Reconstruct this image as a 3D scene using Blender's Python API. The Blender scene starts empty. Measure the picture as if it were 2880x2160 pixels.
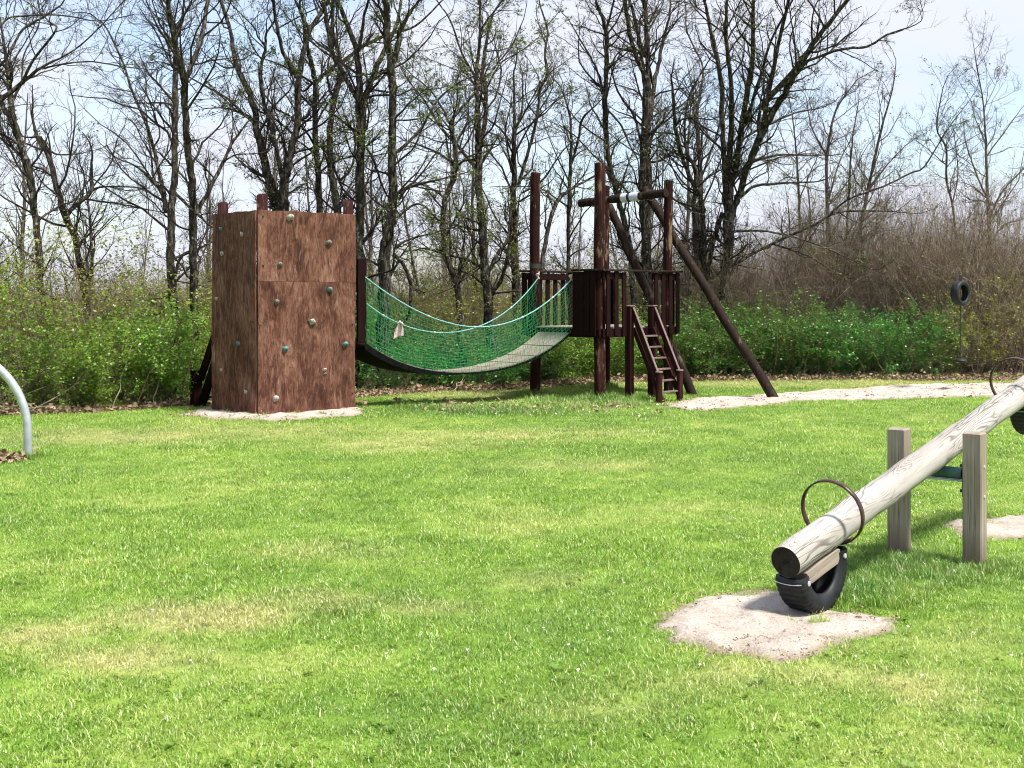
import bpy, math, random
import numpy as np
from mathutils import Vector, Matrix

sc = bpy.context.scene
COL = sc.collection
R = math.radians

# ------------------------------------------------------------------ camera
cam_d = bpy.data.cameras.new('camera')
cam = bpy.data.objects.new('camera', cam_d)
COL.objects.link(cam)
cam.location = (0.0, 0.0, 1.55)
cam.rotation_euler = (R(90), 0, 0)
cam_d.sensor_width = 36.0
cam_d.lens = 43.94
cam_d.shift_y = -0.0857
cam_d.clip_start = 0.05
cam_d.clip_end = 2000
sc.camera = cam

# ------------------------------------------------------------------ light
SUN_EL, SUN_AZ = 60.0, 124.0          # azimuth clockwise from +Y (away from the camera)
world = bpy.data.worlds.new('World')
sc.world = world
world.use_nodes = True
wt = world.node_tree
wt.nodes.clear()
def wn(t, **kw):
    n = wt.nodes.new(t)
    for k, v in kw.items():
        setattr(n, k, v)
    return n
sky = wn('ShaderNodeTexSky', sky_type='NISHITA', sun_disc=False)
sky.sun_elevation = R(SUN_EL)
sky.sun_rotation = R(SUN_AZ)
sky.dust_density = 1.6
sky.air_density = 1.0
tc = wn('ShaderNodeTexCoord')
sep = wn('ShaderNodeSeparateXYZ')
wt.links.new(tc.outputs['Generated'], sep.inputs[0])
zc = wn('ShaderNodeMath', operation='MAXIMUM'); zc.inputs[1].default_value = 0.0
wt.links.new(sep.outputs['Z'], zc.inputs[0])
za = wn('ShaderNodeMath', operation='ADD'); za.inputs[1].default_value = 0.22
wt.links.new(zc.outputs[0], za.inputs[0])
dv = wn('ShaderNodeVectorMath', operation='DIVIDE')
wt.links.new(tc.outputs['Generated'], dv.inputs[0])
wt.links.new(za.outputs[0], dv.inputs[1])
mp = wn('ShaderNodeMapping'); mp.inputs['Location'].default_value = (3.35, 7.1, 0.4)
wt.links.new(dv.outputs[0], mp.inputs['Vector'])
cn = wn('ShaderNodeTexNoise'); cn.inputs['Scale'].default_value = 1.25
cn.inputs['Detail'].default_value = 7.0; cn.inputs['Roughness'].default_value = 0.52
cn.inputs['Distortion'].default_value = 0.35
wt.links.new(mp.outputs[0], cn.inputs['Vector'])
cr = wn('ShaderNodeValToRGB')
cr.color_ramp.elements[0].position = 0.37; cr.color_ramp.elements[0].color = (0.2, 0.2, 0.2, 1)
cr.color_ramp.elements[1].position = 0.56; cr.color_ramp.elements[1].color = (1, 1, 1, 1)
wt.links.new(cn.outputs['Fac'], cr.inputs[0])
mixc = wn('ShaderNodeMix', data_type='RGBA')
mixc.inputs['B'].default_value = (3.45, 3.6, 4.05, 1)
wt.links.new(cr.outputs[0], mixc.inputs['Factor'])
wt.links.new(sky.outputs[0], mixc.inputs['A'])
bg = wn('ShaderNodeBackground'); bg.inputs['Strength'].default_value = 0.10
wt.links.new(mixc.outputs['Result'], bg.inputs['Color'])
wo = wn('ShaderNodeOutputWorld')
wt.links.new(bg.outputs[0], wo.inputs['Surface'])

sun_d = bpy.data.lights.new('sun', 'SUN')
sun_d.energy = 3.3
sun_d.angle = R(9.0)
sun_d.color = (1.0, 0.955, 0.88)
sun = bpy.data.objects.new('sun', sun_d)
COL.objects.link(sun)
to_sun = Vector((math.sin(R(SUN_AZ)) * math.cos(R(SUN_EL)), math.cos(R(SUN_AZ)) * math.cos(R(SUN_EL)), math.sin(R(SUN_EL))))
sun.rotation_euler = to_sun.to_track_quat('Z', 'Y').to_euler()
sun.location = to_sun * 30

sc.view_settings.view_transform = 'Standard'
sc.view_settings.look = 'None'
sc.view_settings.exposure = 1.38
sc.view_settings.gamma = 1.0
sc.render.engine = 'CYCLES'
sc.cycles.use_light_tree = False
sc.cycles.pixel_filter_type = 'BLACKMAN_HARRIS'
sc.cycles.filter_width = 1.05
world.cycles.sampling_method = 'MANUAL'
world.cycles.sample_map_resolution = 256
sc.cycles.max_bounces = 4
sc.cycles.diffuse_bounces = 2
sc.cycles.transmission_bounces = 3
sc.cycles.transparent_max_bounces = 4

# ------------------------------------------------------------------ materials
def new_mat(name):
    m = bpy.data.materials.new(name)
    m.use_nodes = True
    t = m.node_tree
    t.nodes.clear()
    out = t.nodes.new('ShaderNodeOutputMaterial')
    return m, t, out
def nd(t, typ, ins=None, **kw):
    n = t.nodes.new(typ)
    for k, v in kw.items():
        setattr(n, k, v)
    for k, v in (ins or {}).items():
        if isinstance(v, bpy.types.NodeSocket):
            t.links.new(v, n.inputs[k])
        else:
            n.inputs[k].default_value = v
    return n
def ramp(t, fac, stops):
    n = t.nodes.new('ShaderNodeValToRGB')
    t.links.new(fac, n.inputs[0])
    e = n.color_ramp.elements
    while len(e) < len(stops):
        e.new(0.5)
    for i, (p, c) in enumerate(stops):
        e[i].position = p
        e[i].color = (*c, 1) if len(c) == 3 else c
    return n.outputs[0]
def mixrgb(t, f, a, b, blend='MIX'):
    n = t.nodes.new('ShaderNodeMix')
    n.data_type = 'RGBA'
    n.blend_type = blend
    for sock, v in (('Factor', f), ('A', a), ('B', b)):
        if isinstance(v, bpy.types.NodeSocket):
            t.links.new(v, n.inputs[sock])
        elif sock == 'Factor':
            n.inputs[sock].default_value = v
        else:
            n.inputs[sock].default_value = (*v, 1)
    return n.outputs['Result']
def mth(t, op, a, b=0.0, c=None, clamp=False):
    n = t.nodes.new('ShaderNodeMath')
    n.operation = op
    n.use_clamp = clamp
    for i, v in enumerate((a, b, c)):
        if v is None:
            continue
        if isinstance(v, bpy.types.NodeSocket):
            t.links.new(v, n.inputs[i])
        else:
            n.inputs[i].default_value = v
    return n.outputs[0]
def noise(t, vec, scale, detail=4.0, rough=0.55, dist=0.0):
    n = nd(t, 'ShaderNodeTexNoise', {'Scale': scale, 'Detail': detail, 'Roughness': rough, 'Distortion': dist})
    if vec is not None:
        t.links.new(vec, n.inputs['Vector'])
    return n.outputs['Fac']
def mapped(t, vec, scale=(1, 1, 1), loc=(0, 0, 0)):
    n = nd(t, 'ShaderNodeMapping', {'Scale': scale, 'Location': loc})
    t.links.new(vec, n.inputs['Vector'])
    return n.outputs[0]
def principled(t, out, col, rough=0.8, bump=None, bstr=0.3, bdist=0.01, spec=0.3, metal=0.0):
    p = nd(t, 'ShaderNodeBsdfPrincipled')
    for k, v in (('Base Color', col), ('Roughness', rough), ('Metallic', metal), ('Specular IOR Level', spec)):
        if isinstance(v, bpy.types.NodeSocket):
            t.links.new(v, p.inputs[k])
        elif k == 'Base Color':
            p.inputs[k].default_value = (*v, 1)
        else:
            p.inputs[k].default_value = v
    if bump is not None:
        b = nd(t, 'ShaderNodeBump', {'Strength': bstr, 'Distance': bdist, 'Height': bump})
        t.links.new(b.outputs[0], p.inputs['Normal'])
    t.links.new(p.outputs[0], out.inputs['Surface'])
    return p
M = {}

def coords(t, kind='Object'):
    return nd(t, 'ShaderNodeTexCoord').outputs[kind]
def wpos(t):
    return nd(t, 'ShaderNodeNewGeometry').outputs['Position']

def stained_wood(name, stops, scale=1.0, bstr=0.35, rough=0.75, grain=(28, 28, 1.6), weather=None):
    """painted / stained timber: long vertical grain, blotches, worn paler spots"""
    m, t, out = new_mat(name)
    co = coords(t)
    rnd = nd(t, 'ShaderNodeObjectInfo').outputs['Random']
    off = nd(t, 'ShaderNodeCombineXYZ', {'X': mth(t, 'MULTIPLY', rnd, 17.0), 'Y': mth(t, 'MULTIPLY', rnd, 9.0), 'Z': mth(t, 'MULTIPLY', rnd, 5.0)})
    v = nd(t, 'ShaderNodeVectorMath', operation='ADD')
    t.links.new(co, v.inputs[0]); t.links.new(off.outputs[0], v.inputs[1])
    v = v.outputs[0]
    g = noise(t, mapped(t, v, grain), scale, 6, 0.65, 0.4)
    bl = noise(t, mapped(t, v, (2.2, 2.2, 1.1)), scale, 5, 0.6)
    f = mth(t, 'ADD', mth(t, 'MULTIPLY', g, 0.6), mth(t, 'MULTIPLY', bl, 0.4))
    col = ramp(t, f, stops)
    if weather:
        w = noise(t, mapped(t, v, (9, 9, 2.5), (3, 1, 7)), scale, 5, 0.7)
        col = mixrgb(t, ramp(t, w, [(0.56, (0, 0, 0)), (0.66, (1, 1, 1))]), col, weather)
    principled(t, out, col, rough, g, bstr, 0.006, 0.10)
    M[name] = m

stained_wood('post_red', [(0.30, (0.007, 0.0025, 0.002)), (0.52, (0.023, 0.006, 0.0052)), (0.66, (0.070, 0.028, 0.020))], weather=(0.17, 0.115, 0.072))
stained_wood('rail_red', [(0.30, (0.0035, 0.0012, 0.0013)), (0.55, (0.0115, 0.0024, 0.0026)), (0.72, (0.036, 0.009, 0.0085))])
stained_wood('ladder_red', [(0.30, (0.010, 0.0032, 0.003)), (0.55, (0.030, 0.0085, 0.008)), (0.72, (0.075, 0.027, 0.024))])
stained_wood('brace_brown', [(0.30, (0.008, 0.005, 0.004)), (0.55, (0.021, 0.0125, 0.009)), (0.72, (0.050, 0.032, 0.022))], weather=(0.085, 0.062, 0.042))
stained_wood('deck_wood', [(0.30, (0.17, 0.14, 0.11)), (0.55, (0.27, 0.235, 0.195)), (0.72, (0.36, 0.32, 0.27))], grain=(2.0, 22, 22))
stained_wood('rung_wood', [(0.30, (0.08, 0.055, 0.05)), (0.55, (0.15, 0.11, 0.10)), (0.72, (0.24, 0.19, 0.17))])
stained_wood('cap_grey', [(0.30, (0.10, 0.065, 0.06)), (0.55, (0.18, 0.13, 0.12)), (0.72, (0.30, 0.24, 0.22))])

def plywood(name, base_shift):
    m, t, out = new_mat(name)
    v = coords(t)
    g = noise(t, mapped(t, v, (11, 11, 3.6), (base_shift, 0, 0)), 1.0, 8, 0.75, 1.3)
    fine = noise(t, mapped(t, v, (48, 48, 8.0), (base_shift, 3, 0)), 1.0, 5, 0.78, 1.0)
    bl = noise(t, mapped(t, v, (2.4, 2.4, 1.7), (base_shift, 0, 2)), 1.0, 7, 0.7, 0.5)
    f = mth(t, 'ADD', mth(t, 'ADD', mth(t, 'MULTIPLY', g, 0.36), mth(t, 'MULTIPLY', bl, 0.40)), mth(t, 'MULTIPLY', fine, 0.24))
    col = ramp(t, f, [(0.40, (0.028, 0.010, 0.006)), (0.46, (0.072, 0.028, 0.017)), (0.51, (0.125, 0.054, 0.035)), (0.57, (0.195, 0.098, 0.068)), (0.64, (0.34, 0.21, 0.15))])
    # dark drips, short and uneven
    st = noise(t, mapped(t, v, (13, 13, 2.6), (base_shift, 7, 4)), 1.0, 6, 0.72, 0.9)
    col = mixrgb(t, ramp(t, st, [(0.55, (0, 0, 0)), (0.62, (0.85, 0.85, 0.85))]), col, (0.045, 0.014, 0.009))
    # rubbed pale streaks
    sf = noise(t, mapped(t, v, (20, 20, 3.2), (base_shift, 2, 9)), 1.0, 6, 0.75, 0.8)
    col = mixrgb(t, ramp(t, sf, [(0.57, (0, 0, 0)), (0.68, (0.6, 0.6, 0.6))]), col, (0.26, 0.165, 0.115))
    principled(t, out, col, 0.78, mth(t, 'ADD', g, mth(t, 'MULTIPLY', fine, 0.6)), 0.45, 0.006, 0.2)
    M[name] = m
plywood('ply_a', 0.0)
plywood('ply_b', 5.3)
plywood('ply_c', 11.7)

def weathered_log(name):
    m, t, out = new_mat(name)
    v = coords(t)                                   # local Z runs along the log
    n1 = noise(t, mapped(t, v, (6.5, 6.5, 0.95)), 1.0, 2.0, 0.40, 0.35)
    rings = mth(t, 'SINE', mth(t, 'MULTIPLY', n1, 210.0))
    line = ramp(t, mth(t, 'ADD', mth(t, 'MULTIPLY', rings, 0.5), 0.5), [(0.68, (0, 0, 0)), (0.98, (1, 1, 1))])
    big = noise(t, mapped(t, v, (4, 4, 1.6), (2, 5, 1)), 1.0, 4, 0.6)
    lf = mth(t, 'MULTIPLY', line, ramp(t, big, [(0.40, (0.10, 0.10, 0.10)), (0.60, (0.95, 0.95, 0.95))]))
    base = ramp(t, noise(t, mapped(t, v, (9, 9, 1.0)), 1.0, 5, 0.6), [(0.30, (0.25, 0.225, 0.20)), (0.55, (0.385, 0.36, 0.335)), (0.75, (0.50, 0.48, 0.455))])
    col = mixrgb(t, lf, base, (0.10, 0.085, 0.07))
    # drying cracks along the log
    ck = noise(t, mapped(t, v, (16, 16, 0.35), (1, 1, 3)), 1.0, 3, 0.5, 0.1)
    ckf = ramp(t, mth(t, 'ABSOLUTE', mth(t, 'SUBTRACT', ck, 0.5)), [(0.0, (1, 1, 1)), (0.010, (0, 0, 0))])
    ckm = mth(t, 'MULTIPLY', ckf, ramp(t, big, [(0.40, (0.2, 0.2, 0.2)), (0.52, (0.95, 0.95, 0.95))]))
    col = mixrgb(t, ckm, col, (0.05, 0.042, 0.035))
    kv = nd(t, 'ShaderNodeTexVoronoi', {'Scale': 3.2, 'Randomness': 1.0})
    t.links.new(mapped(t, v, (1.2, 1.2, 1.0)), kv.inputs['Vector'])
    col = mixrgb(t, ramp(t, kv.outputs['Distance'], [(0.045, (1, 1, 1)), (0.085, (0, 0, 0))]), col, (0.09, 0.065, 0.045))
    principled(t, out, col, 0.8, mth(t, 'SUBTRACT', 1.0, mth(t, 'ADD', lf, ckm)), 0.3, 0.003)
    M[name] = m
weathered_log('log_grey')

def squared_post(name):
    m, t, out = new_mat(name)
    v = coords(t)
    g = noise(t, mapped(t, v, (42, 42, 1.3)), 1.0, 5, 0.6, 0.5)
    bl = noise(t, mapped(t, v, (5, 5, 1.6), (4, 0, 1)), 1.0, 4, 0.6)
    col = ramp(t, mth(t, 'ADD', mth(t, 'MULTIPLY', g, 0.55), mth(t, 'MULTIPLY', bl, 0.45)), [(0.33, (0.115, 0.085, 0.060)), (0.48, (0.235, 0.19, 0.148)), (0.60, (0.32, 0.275, 0.225)), (0.72, (0.41, 0.37, 0.32))])
    ck = noise(t, mapped(t, v, (26, 26, 0.5), (8, 1, 3)), 1.0, 3, 0.5, 0.1)
    ckf = ramp(t, mth(t, 'ABSOLUTE', mth(t, 'SUBTRACT', ck, 0.5)), [(0.0, (1, 1, 1)), (0.012, (0, 0, 0))])
    col = mixrgb(t, mth(t, 'MULTIPLY', ckf, 0.75), col, (0.05, 0.036, 0.026))
    sepz = nd(t, 'ShaderNodeSeparateXYZ'); t.links.new(wpos(t), sepz.inputs[0])
    foot_tone = ramp(t, mth(t, 'ADD', sepz.outputs['Z'], mth(t, 'MULTIPLY', bl, 0.25)), [(0.16, (0.75, 0.75, 0.75)), (0.36, (0, 0, 0))])  # darker brown towards the ground, with a blotchy upper limit
    col = mixrgb(t, foot_tone, col, (0.105, 0.078, 0.052))
    principled(t, out, col, 0.8, mth(t, 'SUBTRACT', g, mth(t, 'MULTIPLY', ckf, 0.6)), 0.4, 0.004)
    M[name] = m
squared_post('post_grey')

def simple(name, c0, c1, scale=20, rough=0.6, metal=0.0, bstr=0.2, spec=0.4, detail=5):
    m, t, out = new_mat(name)
    v = coords(t)
    f = noise(t, v, scale, detail, 0.6)
    principled(t, out, ramp(t, f, [(0.35, c0), (0.65, c1)]), rough, f, bstr, 0.004, spec, metal)
    M[name] = m
simple('log_end', (0.004, 0.003, 0.003), (0.028, 0.021, 0.016), 24, 0.9, bstr=0.9)
simple('rubber', (0.005, 0.006, 0.007), (0.018, 0.020, 0.024), 16, 0.55, spec=0.30)
simple('galvanised', (0.36, 0.39, 0.42), (0.52, 0.55, 0.58), 9, 0.42, 0.55, 0.05)
simple('shade_black', (0.003, 0.003, 0.003), (0.008, 0.008, 0.008), 20, 0.9, spec=0.05)  # near-black that paints the shade under the bridge deck
simple('zinc', (0.42, 0.43, 0.43), (0.62, 0.63, 0.63), 40, 0.4, 0.5, 0.05)
simple('green_steel', (0.035, 0.085, 0.085), (0.075, 0.15, 0.145), 26, 0.45, 0.1, 0.1)
simple('brown_steel', (0.030, 0.014, 0.012), (0.11, 0.060, 0.052), 22, 0.32, 0.35, 0.15)
simple('dark_steel', (0.02, 0.022, 0.022), (0.05, 0.05, 0.05), 30, 0.5, 0.3)
simple('rope_teal', (0.06, 0.27, 0.25), (0.26, 0.47, 0.45), 55, 0.8, bstr=0.5)
simple('net_green', (0.005, 0.13, 0.035), (0.02, 0.28, 0.085), 45, 0.75)
simple('rope_pale', (0.36, 0.33, 0.27), (0.55, 0.52, 0.45), 60, 0.85, bstr=0.5)
simple('cloth_pink', (0.52, 0.30, 0.31), (0.72, 0.60, 0.58), 22, 0.9)
simple('tape_pale', (0.42, 0.46, 0.56), (0.60, 0.64, 0.72), 30, 0.55)
simple('hold_white', (0.16, 0.145, 0.13), (0.50, 0.47, 0.43), 40, 0.7, bstr=0.5)
simple('hold_teal', (0.03, 0.10, 0.11), (0.12, 0.24, 0.24), 40, 0.6, bstr=0.5)
simple('hold_grey', (0.07, 0.066, 0.062), (0.22, 0.20, 0.185), 40, 0.75, bstr=0.5)
simple('dry_leaf', (0.20, 0.125, 0.075), (0.40, 0.29, 0.20), 3.0, 0.9)
simple('stick_pale', (0.20, 0.16, 0.12), (0.38, 0.33, 0.26), 12, 0.9)
simple('petal', (0.78, 0.76, 0.74), (0.85, 0.84, 0.82), 8, 0.8)

def bark(name, dark, mid, pale, green):
    m, t, out = new_mat(name)
    v = wpos(t)
    f1 = noise(t, mapped(t, v, (22, 22, 7)), 1.0, 6, 0.7, 0.5)
    col = ramp(t, f1, [(0.38, dark), (0.50, mid), (0.62, pale)])
    mo = noise(t, mapped(t, v, (3.2, 3.2, 1.8), (4, 1, 2)), 1.0, 5, 0.65)
    col = mixrgb(t, ramp(t, mo, [(0.52, (0, 0, 0)), (0.66, (0.7, 0.7, 0.7))]), col, green)
    li = noise(t, mapped(t, v, (14, 14, 9), (9, 1, 2)), 1.0, 5, 0.7)
    col = mixrgb(t, ramp(t, li, [(0.59, (0, 0, 0)), (0.65, (0.8, 0.8, 0.8))]), col, (0.27, 0.26, 0.22))
    principled(t, out, col, 0.92, f1, 0.8, 0.02, 0.15)
    M[name] = m
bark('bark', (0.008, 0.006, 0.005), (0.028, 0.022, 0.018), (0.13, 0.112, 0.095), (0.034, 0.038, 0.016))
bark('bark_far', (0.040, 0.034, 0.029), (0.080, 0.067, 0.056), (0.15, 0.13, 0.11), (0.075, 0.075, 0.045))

def twigmat(name, c0, c1, c2):
    m, t, out = new_mat(name)
    v = wpos(t)
    col = ramp(t, noise(t, v, 5.0, 4, 0.7), [(0.35, c0), (0.52, c1), (0.68, c2)])
    principled(t, out, col, 0.9, None, spec=0.2)
    M[name] = m
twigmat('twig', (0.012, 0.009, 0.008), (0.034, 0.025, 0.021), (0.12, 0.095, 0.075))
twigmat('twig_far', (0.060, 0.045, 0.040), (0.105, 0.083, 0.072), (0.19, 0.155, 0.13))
twigmat('twig_brown', (0.085, 0.060, 0.046), (0.21, 0.155, 0.122), (0.44, 0.35, 0.28))
twigmat('twig_bud', (0.10, 0.075, 0.045), (0.19, 0.15, 0.095), (0.32, 0.27, 0.17))

def leafmat(name, stops, trans=0.45, hue=0.03):
    m, t, out = new_mat(name)
    v = wpos(t)
    n1 = noise(t, v, 3.0, 4, 0.7)
    n2 = noise(t, v, 24.0, 2, 0.5)
    f = mth(t, 'ADD', mth(t, 'MULTIPLY', n1, 0.55), mth(t, 'MULTIPLY', n2, 0.45))
    col = ramp(t, f, stops)
    rnd = nd(t, 'ShaderNodeObjectInfo').outputs['Random']
    hs = nd(t, 'ShaderNodeHueSaturation', {'Hue': mth(t, 'ADD', 0.5 - hue / 2, mth(t, 'MULTIPLY', rnd, hue)), 'Saturation': 1.0,
                                           'Value': mth(t, 'ADD', 0.85, mth(t, 'MULTIPLY', rnd, 0.3)), 'Color': col})
    d = nd(t, 'ShaderNodeBsdfDiffuse', {'Color': hs.outputs[0]})
    tr = nd(t, 'ShaderNodeBsdfTranslucent', {'Color': hs.outputs[0]})
    mx = nd(t, 'ShaderNodeMixShader', {0: trans})
    t.links.new(d.outputs[0], mx.inputs[1]); t.links.new(tr.outputs[0], mx.inputs[2])
    gl = nd(t, 'ShaderNodeBsdfGlossy', {'Roughness': 0.45, 'Color': (0.8, 0.85, 0.8, 1)})
    mx2 = nd(t, 'ShaderNodeMixShader', {0: 0.04})
    t.links.new(mx.outputs[0], mx2.inputs[1]); t.links.new(gl.outputs[0], mx2.inputs[2])
    t.links.new(mx2.outputs[0], out.inputs['Surface'])
    M[name] = m
leafmat('leaf_dark', [(0.35, (0.030, 0.105, 0.013)), (0.50, (0.068, 0.195, 0.024)), (0.66, (0.145, 0.32, 0.048))], 0.5, 0.05)
leafmat('leaf_mid', [(0.35, (0.085, 0.190, 0.016)), (0.50, (0.170, 0.330, 0.030)), (0.66, (0.29, 0.47, 0.065))], 0.5, 0.04)
leafmat('leaf_yellow', [(0.35, (0.150, 0.165, 0.020)), (0.50, (0.26, 0.285, 0.040)), (0.66, (0.40, 0.41, 0.090))], 0.5, 0.03)
leafmat('leaf_young', [(0.35, (0.075, 0.105, 0.020)), (0.52, (0.135, 0.175, 0.035)), (0.66, (0.22, 0.22, 0.07))], 0.5)
leafmat('leaf_russet', [(0.35, (0.11, 0.06, 0.028)), (0.52, (0.19, 0.125, 0.05)), (0.66, (0.26, 0.20, 0.085))], 0.4)

# lawn colours, shared by the soil sheet under the grass and the blades
DRY = [(-1.47, 6.05, .50, .30, .95), (-1.62, 5.42, .42, .22, .8), (-2.16, 5.73, .30, .25, .7), (-1.0, 6.35, .38, .22, .55), (-0.45, 6.25, .28, .18, .6), (0.14, 6.9, .30, .25, .45), (0.2, 14.1, 1.5, .7, .55),
       (-1.1, 13.2, 1.4, .8, .55), (-4.5, 13.8, 1.6, .8, .75), (0.52, 11.4, .9, .5, .35), (-1.14, 7.6, .5, .3, .4), (1.58, 4.9, .35, .22, .45), (-2.9, 14.3, 1.5, .7, .6), (0.32, 4.75, .35, .2, .35), (-1.1, 20.0, 2.2, 1.0, .8),
       (5.5, 21.9, 4.5, .9, .8), (1.15, 5.05, .8, .22, .5), (2.0, 5.6, .4, .3, .3)]
LUSH = [(2.25, 7.0, .55, .5, .8), (1.75, 6.55, .25, .3, .9), (-0.4, 16.7, 1.5, .6, .9), (1.3, 18.4, .9, 1.0, .9), (-0.5, 4.7, .35, .25, .5), (0.4, 5.9, .5, .4, .4), (2.1, 4.6, .5, .3, .4)]
def lawn_colour(t, kind):
    """dry / lush / tone are fields stored on the ground's vertices and on every grass clump"""
    g = lambda n: nd(t, 'ShaderNodeAttribute', attribute_name=n, attribute_type=kind).outputs['Fac']
    c = ramp(t, g('tone'), [(0.20, (0.105, 0.225, 0.018)), (0.50, (0.182, 0.335, 0.032)), (0.75, (0.285, 0.440, 0.060))])
    c = mixrgb(t, mth(t, 'MULTIPLY', g('dry'), 0.8), c, (0.50, 0.46, 0.205))
    return mixrgb(t, mth(t, 'MULTIPLY', g('lush'), 0.75), c, (0.060, 0.185, 0.024))
def make_lawn():
    m, t, out = new_mat('lawn_ground')
    c = lawn_colour(t, 'GEOMETRY')
    f = noise(t, wpos(t), 16.0, 4, 0.7)
    c = mixrgb(t, 0.30, c, (0.12, 0.11, 0.045))
    c = mixrgb(t, ramp(t, f, [(0.35, (0.35, 0.35, 0.35)), (0.6, (0, 0, 0))]), c, (0.045, 0.060, 0.018))
    principled(t, out, c, 0.95, f, 0.7, 0.03, 0.1)
    M['lawn_ground'] = m
    m, t, out = new_mat('grass_blade')
    c = lawn_colour(t, 'INSTANCER')
    rnd = nd(t, 'ShaderNodeObjectInfo').outputs['Random']
    at = nd(t, 'ShaderNodeAttribute', attribute_name='shade')
    c = mixrgb(t, ramp(t, at.outputs['Fac'], [(0.80, (0, 0, 0)), (0.86, (0.75, 0.75, 0.75))]), c, (0.44, 0.41, 0.17))
    hs = nd(t, 'ShaderNodeHueSaturation', {'Hue': mth(t, 'ADD', 0.487, mth(t, 'MULTIPLY', at.outputs['Fac'], 0.026)), 'Saturation': 1.02,
                                           'Value': mth(t, 'ADD', 0.56, mth(t, 'ADD', mth(t, 'MULTIPLY', rnd, 0.34), mth(t, 'MULTIPLY', at.outputs['Fac'], 0.66))), 'Color': c})
    d = nd(t, 'ShaderNodeBsdfDiffuse', {'Color': hs.outputs[0]})
    tr = nd(t, 'ShaderNodeBsdfTranslucent', {'Color': hs.outputs[0]})
    mx = nd(t, 'ShaderNodeMixShader', {0: 0.4}); t.links.new(d.outputs[0], mx.inputs[1]); t.links.new(tr.outputs[0], mx.inputs[2])
    gl = nd(t, 'ShaderNodeBsdfGlossy', {'Roughness': 0.4, 'Color': (0.9, 0.95, 0.85, 1)})
    mx2 = nd(t, 'ShaderNodeMixShader', {0: 0.05}); t.links.new(mx.outputs[0], mx2.inputs[1]); t.links.new(gl.outputs[0], mx2.inputs[2])
    t.links.new(mx2.outputs[0], out.inputs['Surface'])
    M['grass_blade'] = m
make_lawn()

def make_sand():
    m, t, out = new_mat('sand')
    v = wpos(t)
    n1 = noise(t, v, 5.0, 6, 0.7); n2 = noise(t, v, 60.0, 4, 0.7); n3 = noise(t, v, 1.4, 4, 0.6)
    col = ramp(t, mth(t, 'ADD', mth(t, 'MULTIPLY', n1, .5), mth(t, 'ADD', mth(t, 'MULTIPLY', n2, .25), mth(t, 'MULTIPLY', n3, .25))), [(0.36, (0.31, 0.25, 0.205)), (0.46, (0.45, 0.385, 0.33)), (0.58, (0.56, 0.505, 0.45))])
    dk = noise(t, v, 26.0, 5, 0.75, 0.6)
    col = mixrgb(t, ramp(t, dk, [(0.58, (0, 0, 0)), (0.64, (0.7, 0.7, 0.7))]), col, (0.20, 0.15, 0.10))
    ed = nd(t, 'ShaderNodeAttribute', attribute_name='worn').outputs['Fac']
    ef = ramp(t, mth(t, 'ADD', ed, mth(t, 'MULTIPLY', mth(t, 'SUBTRACT', n1, 0.5), 1.6)), [(0.40, (0, 0, 0)), (1.0, (0.8, 0.8, 0.8))])
    col = mixrgb(t, ef, col, (0.25, 0.205, 0.12))
    principled(t, out, col, 0.95, mth(t, 'ADD', n2, mth(t, 'MULTIPLY', n1, 2.0)), 0.9, 0.025, 0.1)
    M['sand'] = m
    m, t, out = new_mat('wood_floor')
    v = wpos(t)
    n1 = noise(t, v, 2.2, 6, 0.7); n2 = noise(t, v, 30.0, 4, 0.7)
    col = ramp(t, mth(t, 'ADD', mth(t, 'MULTIPLY', n1, .5), mth(t, 'MULTIPLY', n2, .5)), [(0.36, (0.045, 0.034, 0.022)), (0.5, (0.10, 0.075, 0.050)), (0.64, (0.19, 0.145, 0.10))])
    principled(t, out, col, 0.95, n2, 0.8, 0.03, 0.1)
    M['wood_floor'] = m
make_sand()
# ------------------------------------------------------------------ mesh helpers
def raw_mesh(name, V, F):
    """V (n,3) array, F (m,k) array of equal-sided faces"""
    V = np.asarray(V, dtype=np.float32).reshape(-1, 3); F = np.asarray(F, dtype=np.int32)
    me = bpy.data.meshes.new(name)
    k = F.shape[1]
    me.vertices.add(len(V)); me.vertices.foreach_set('co', V.ravel())
    me.loops.add(F.size); me.loops.foreach_set('vertex_index', F.ravel())
    me.polygons.add(len(F)); me.polygons.foreach_set('loop_start', np.arange(0, F.size, k, dtype=np.int32))
    me.polygons.foreach_set('loop_total', np.full(len(F), k, dtype=np.int32))
    me.update(calc_edges=True)
    return me

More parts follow.
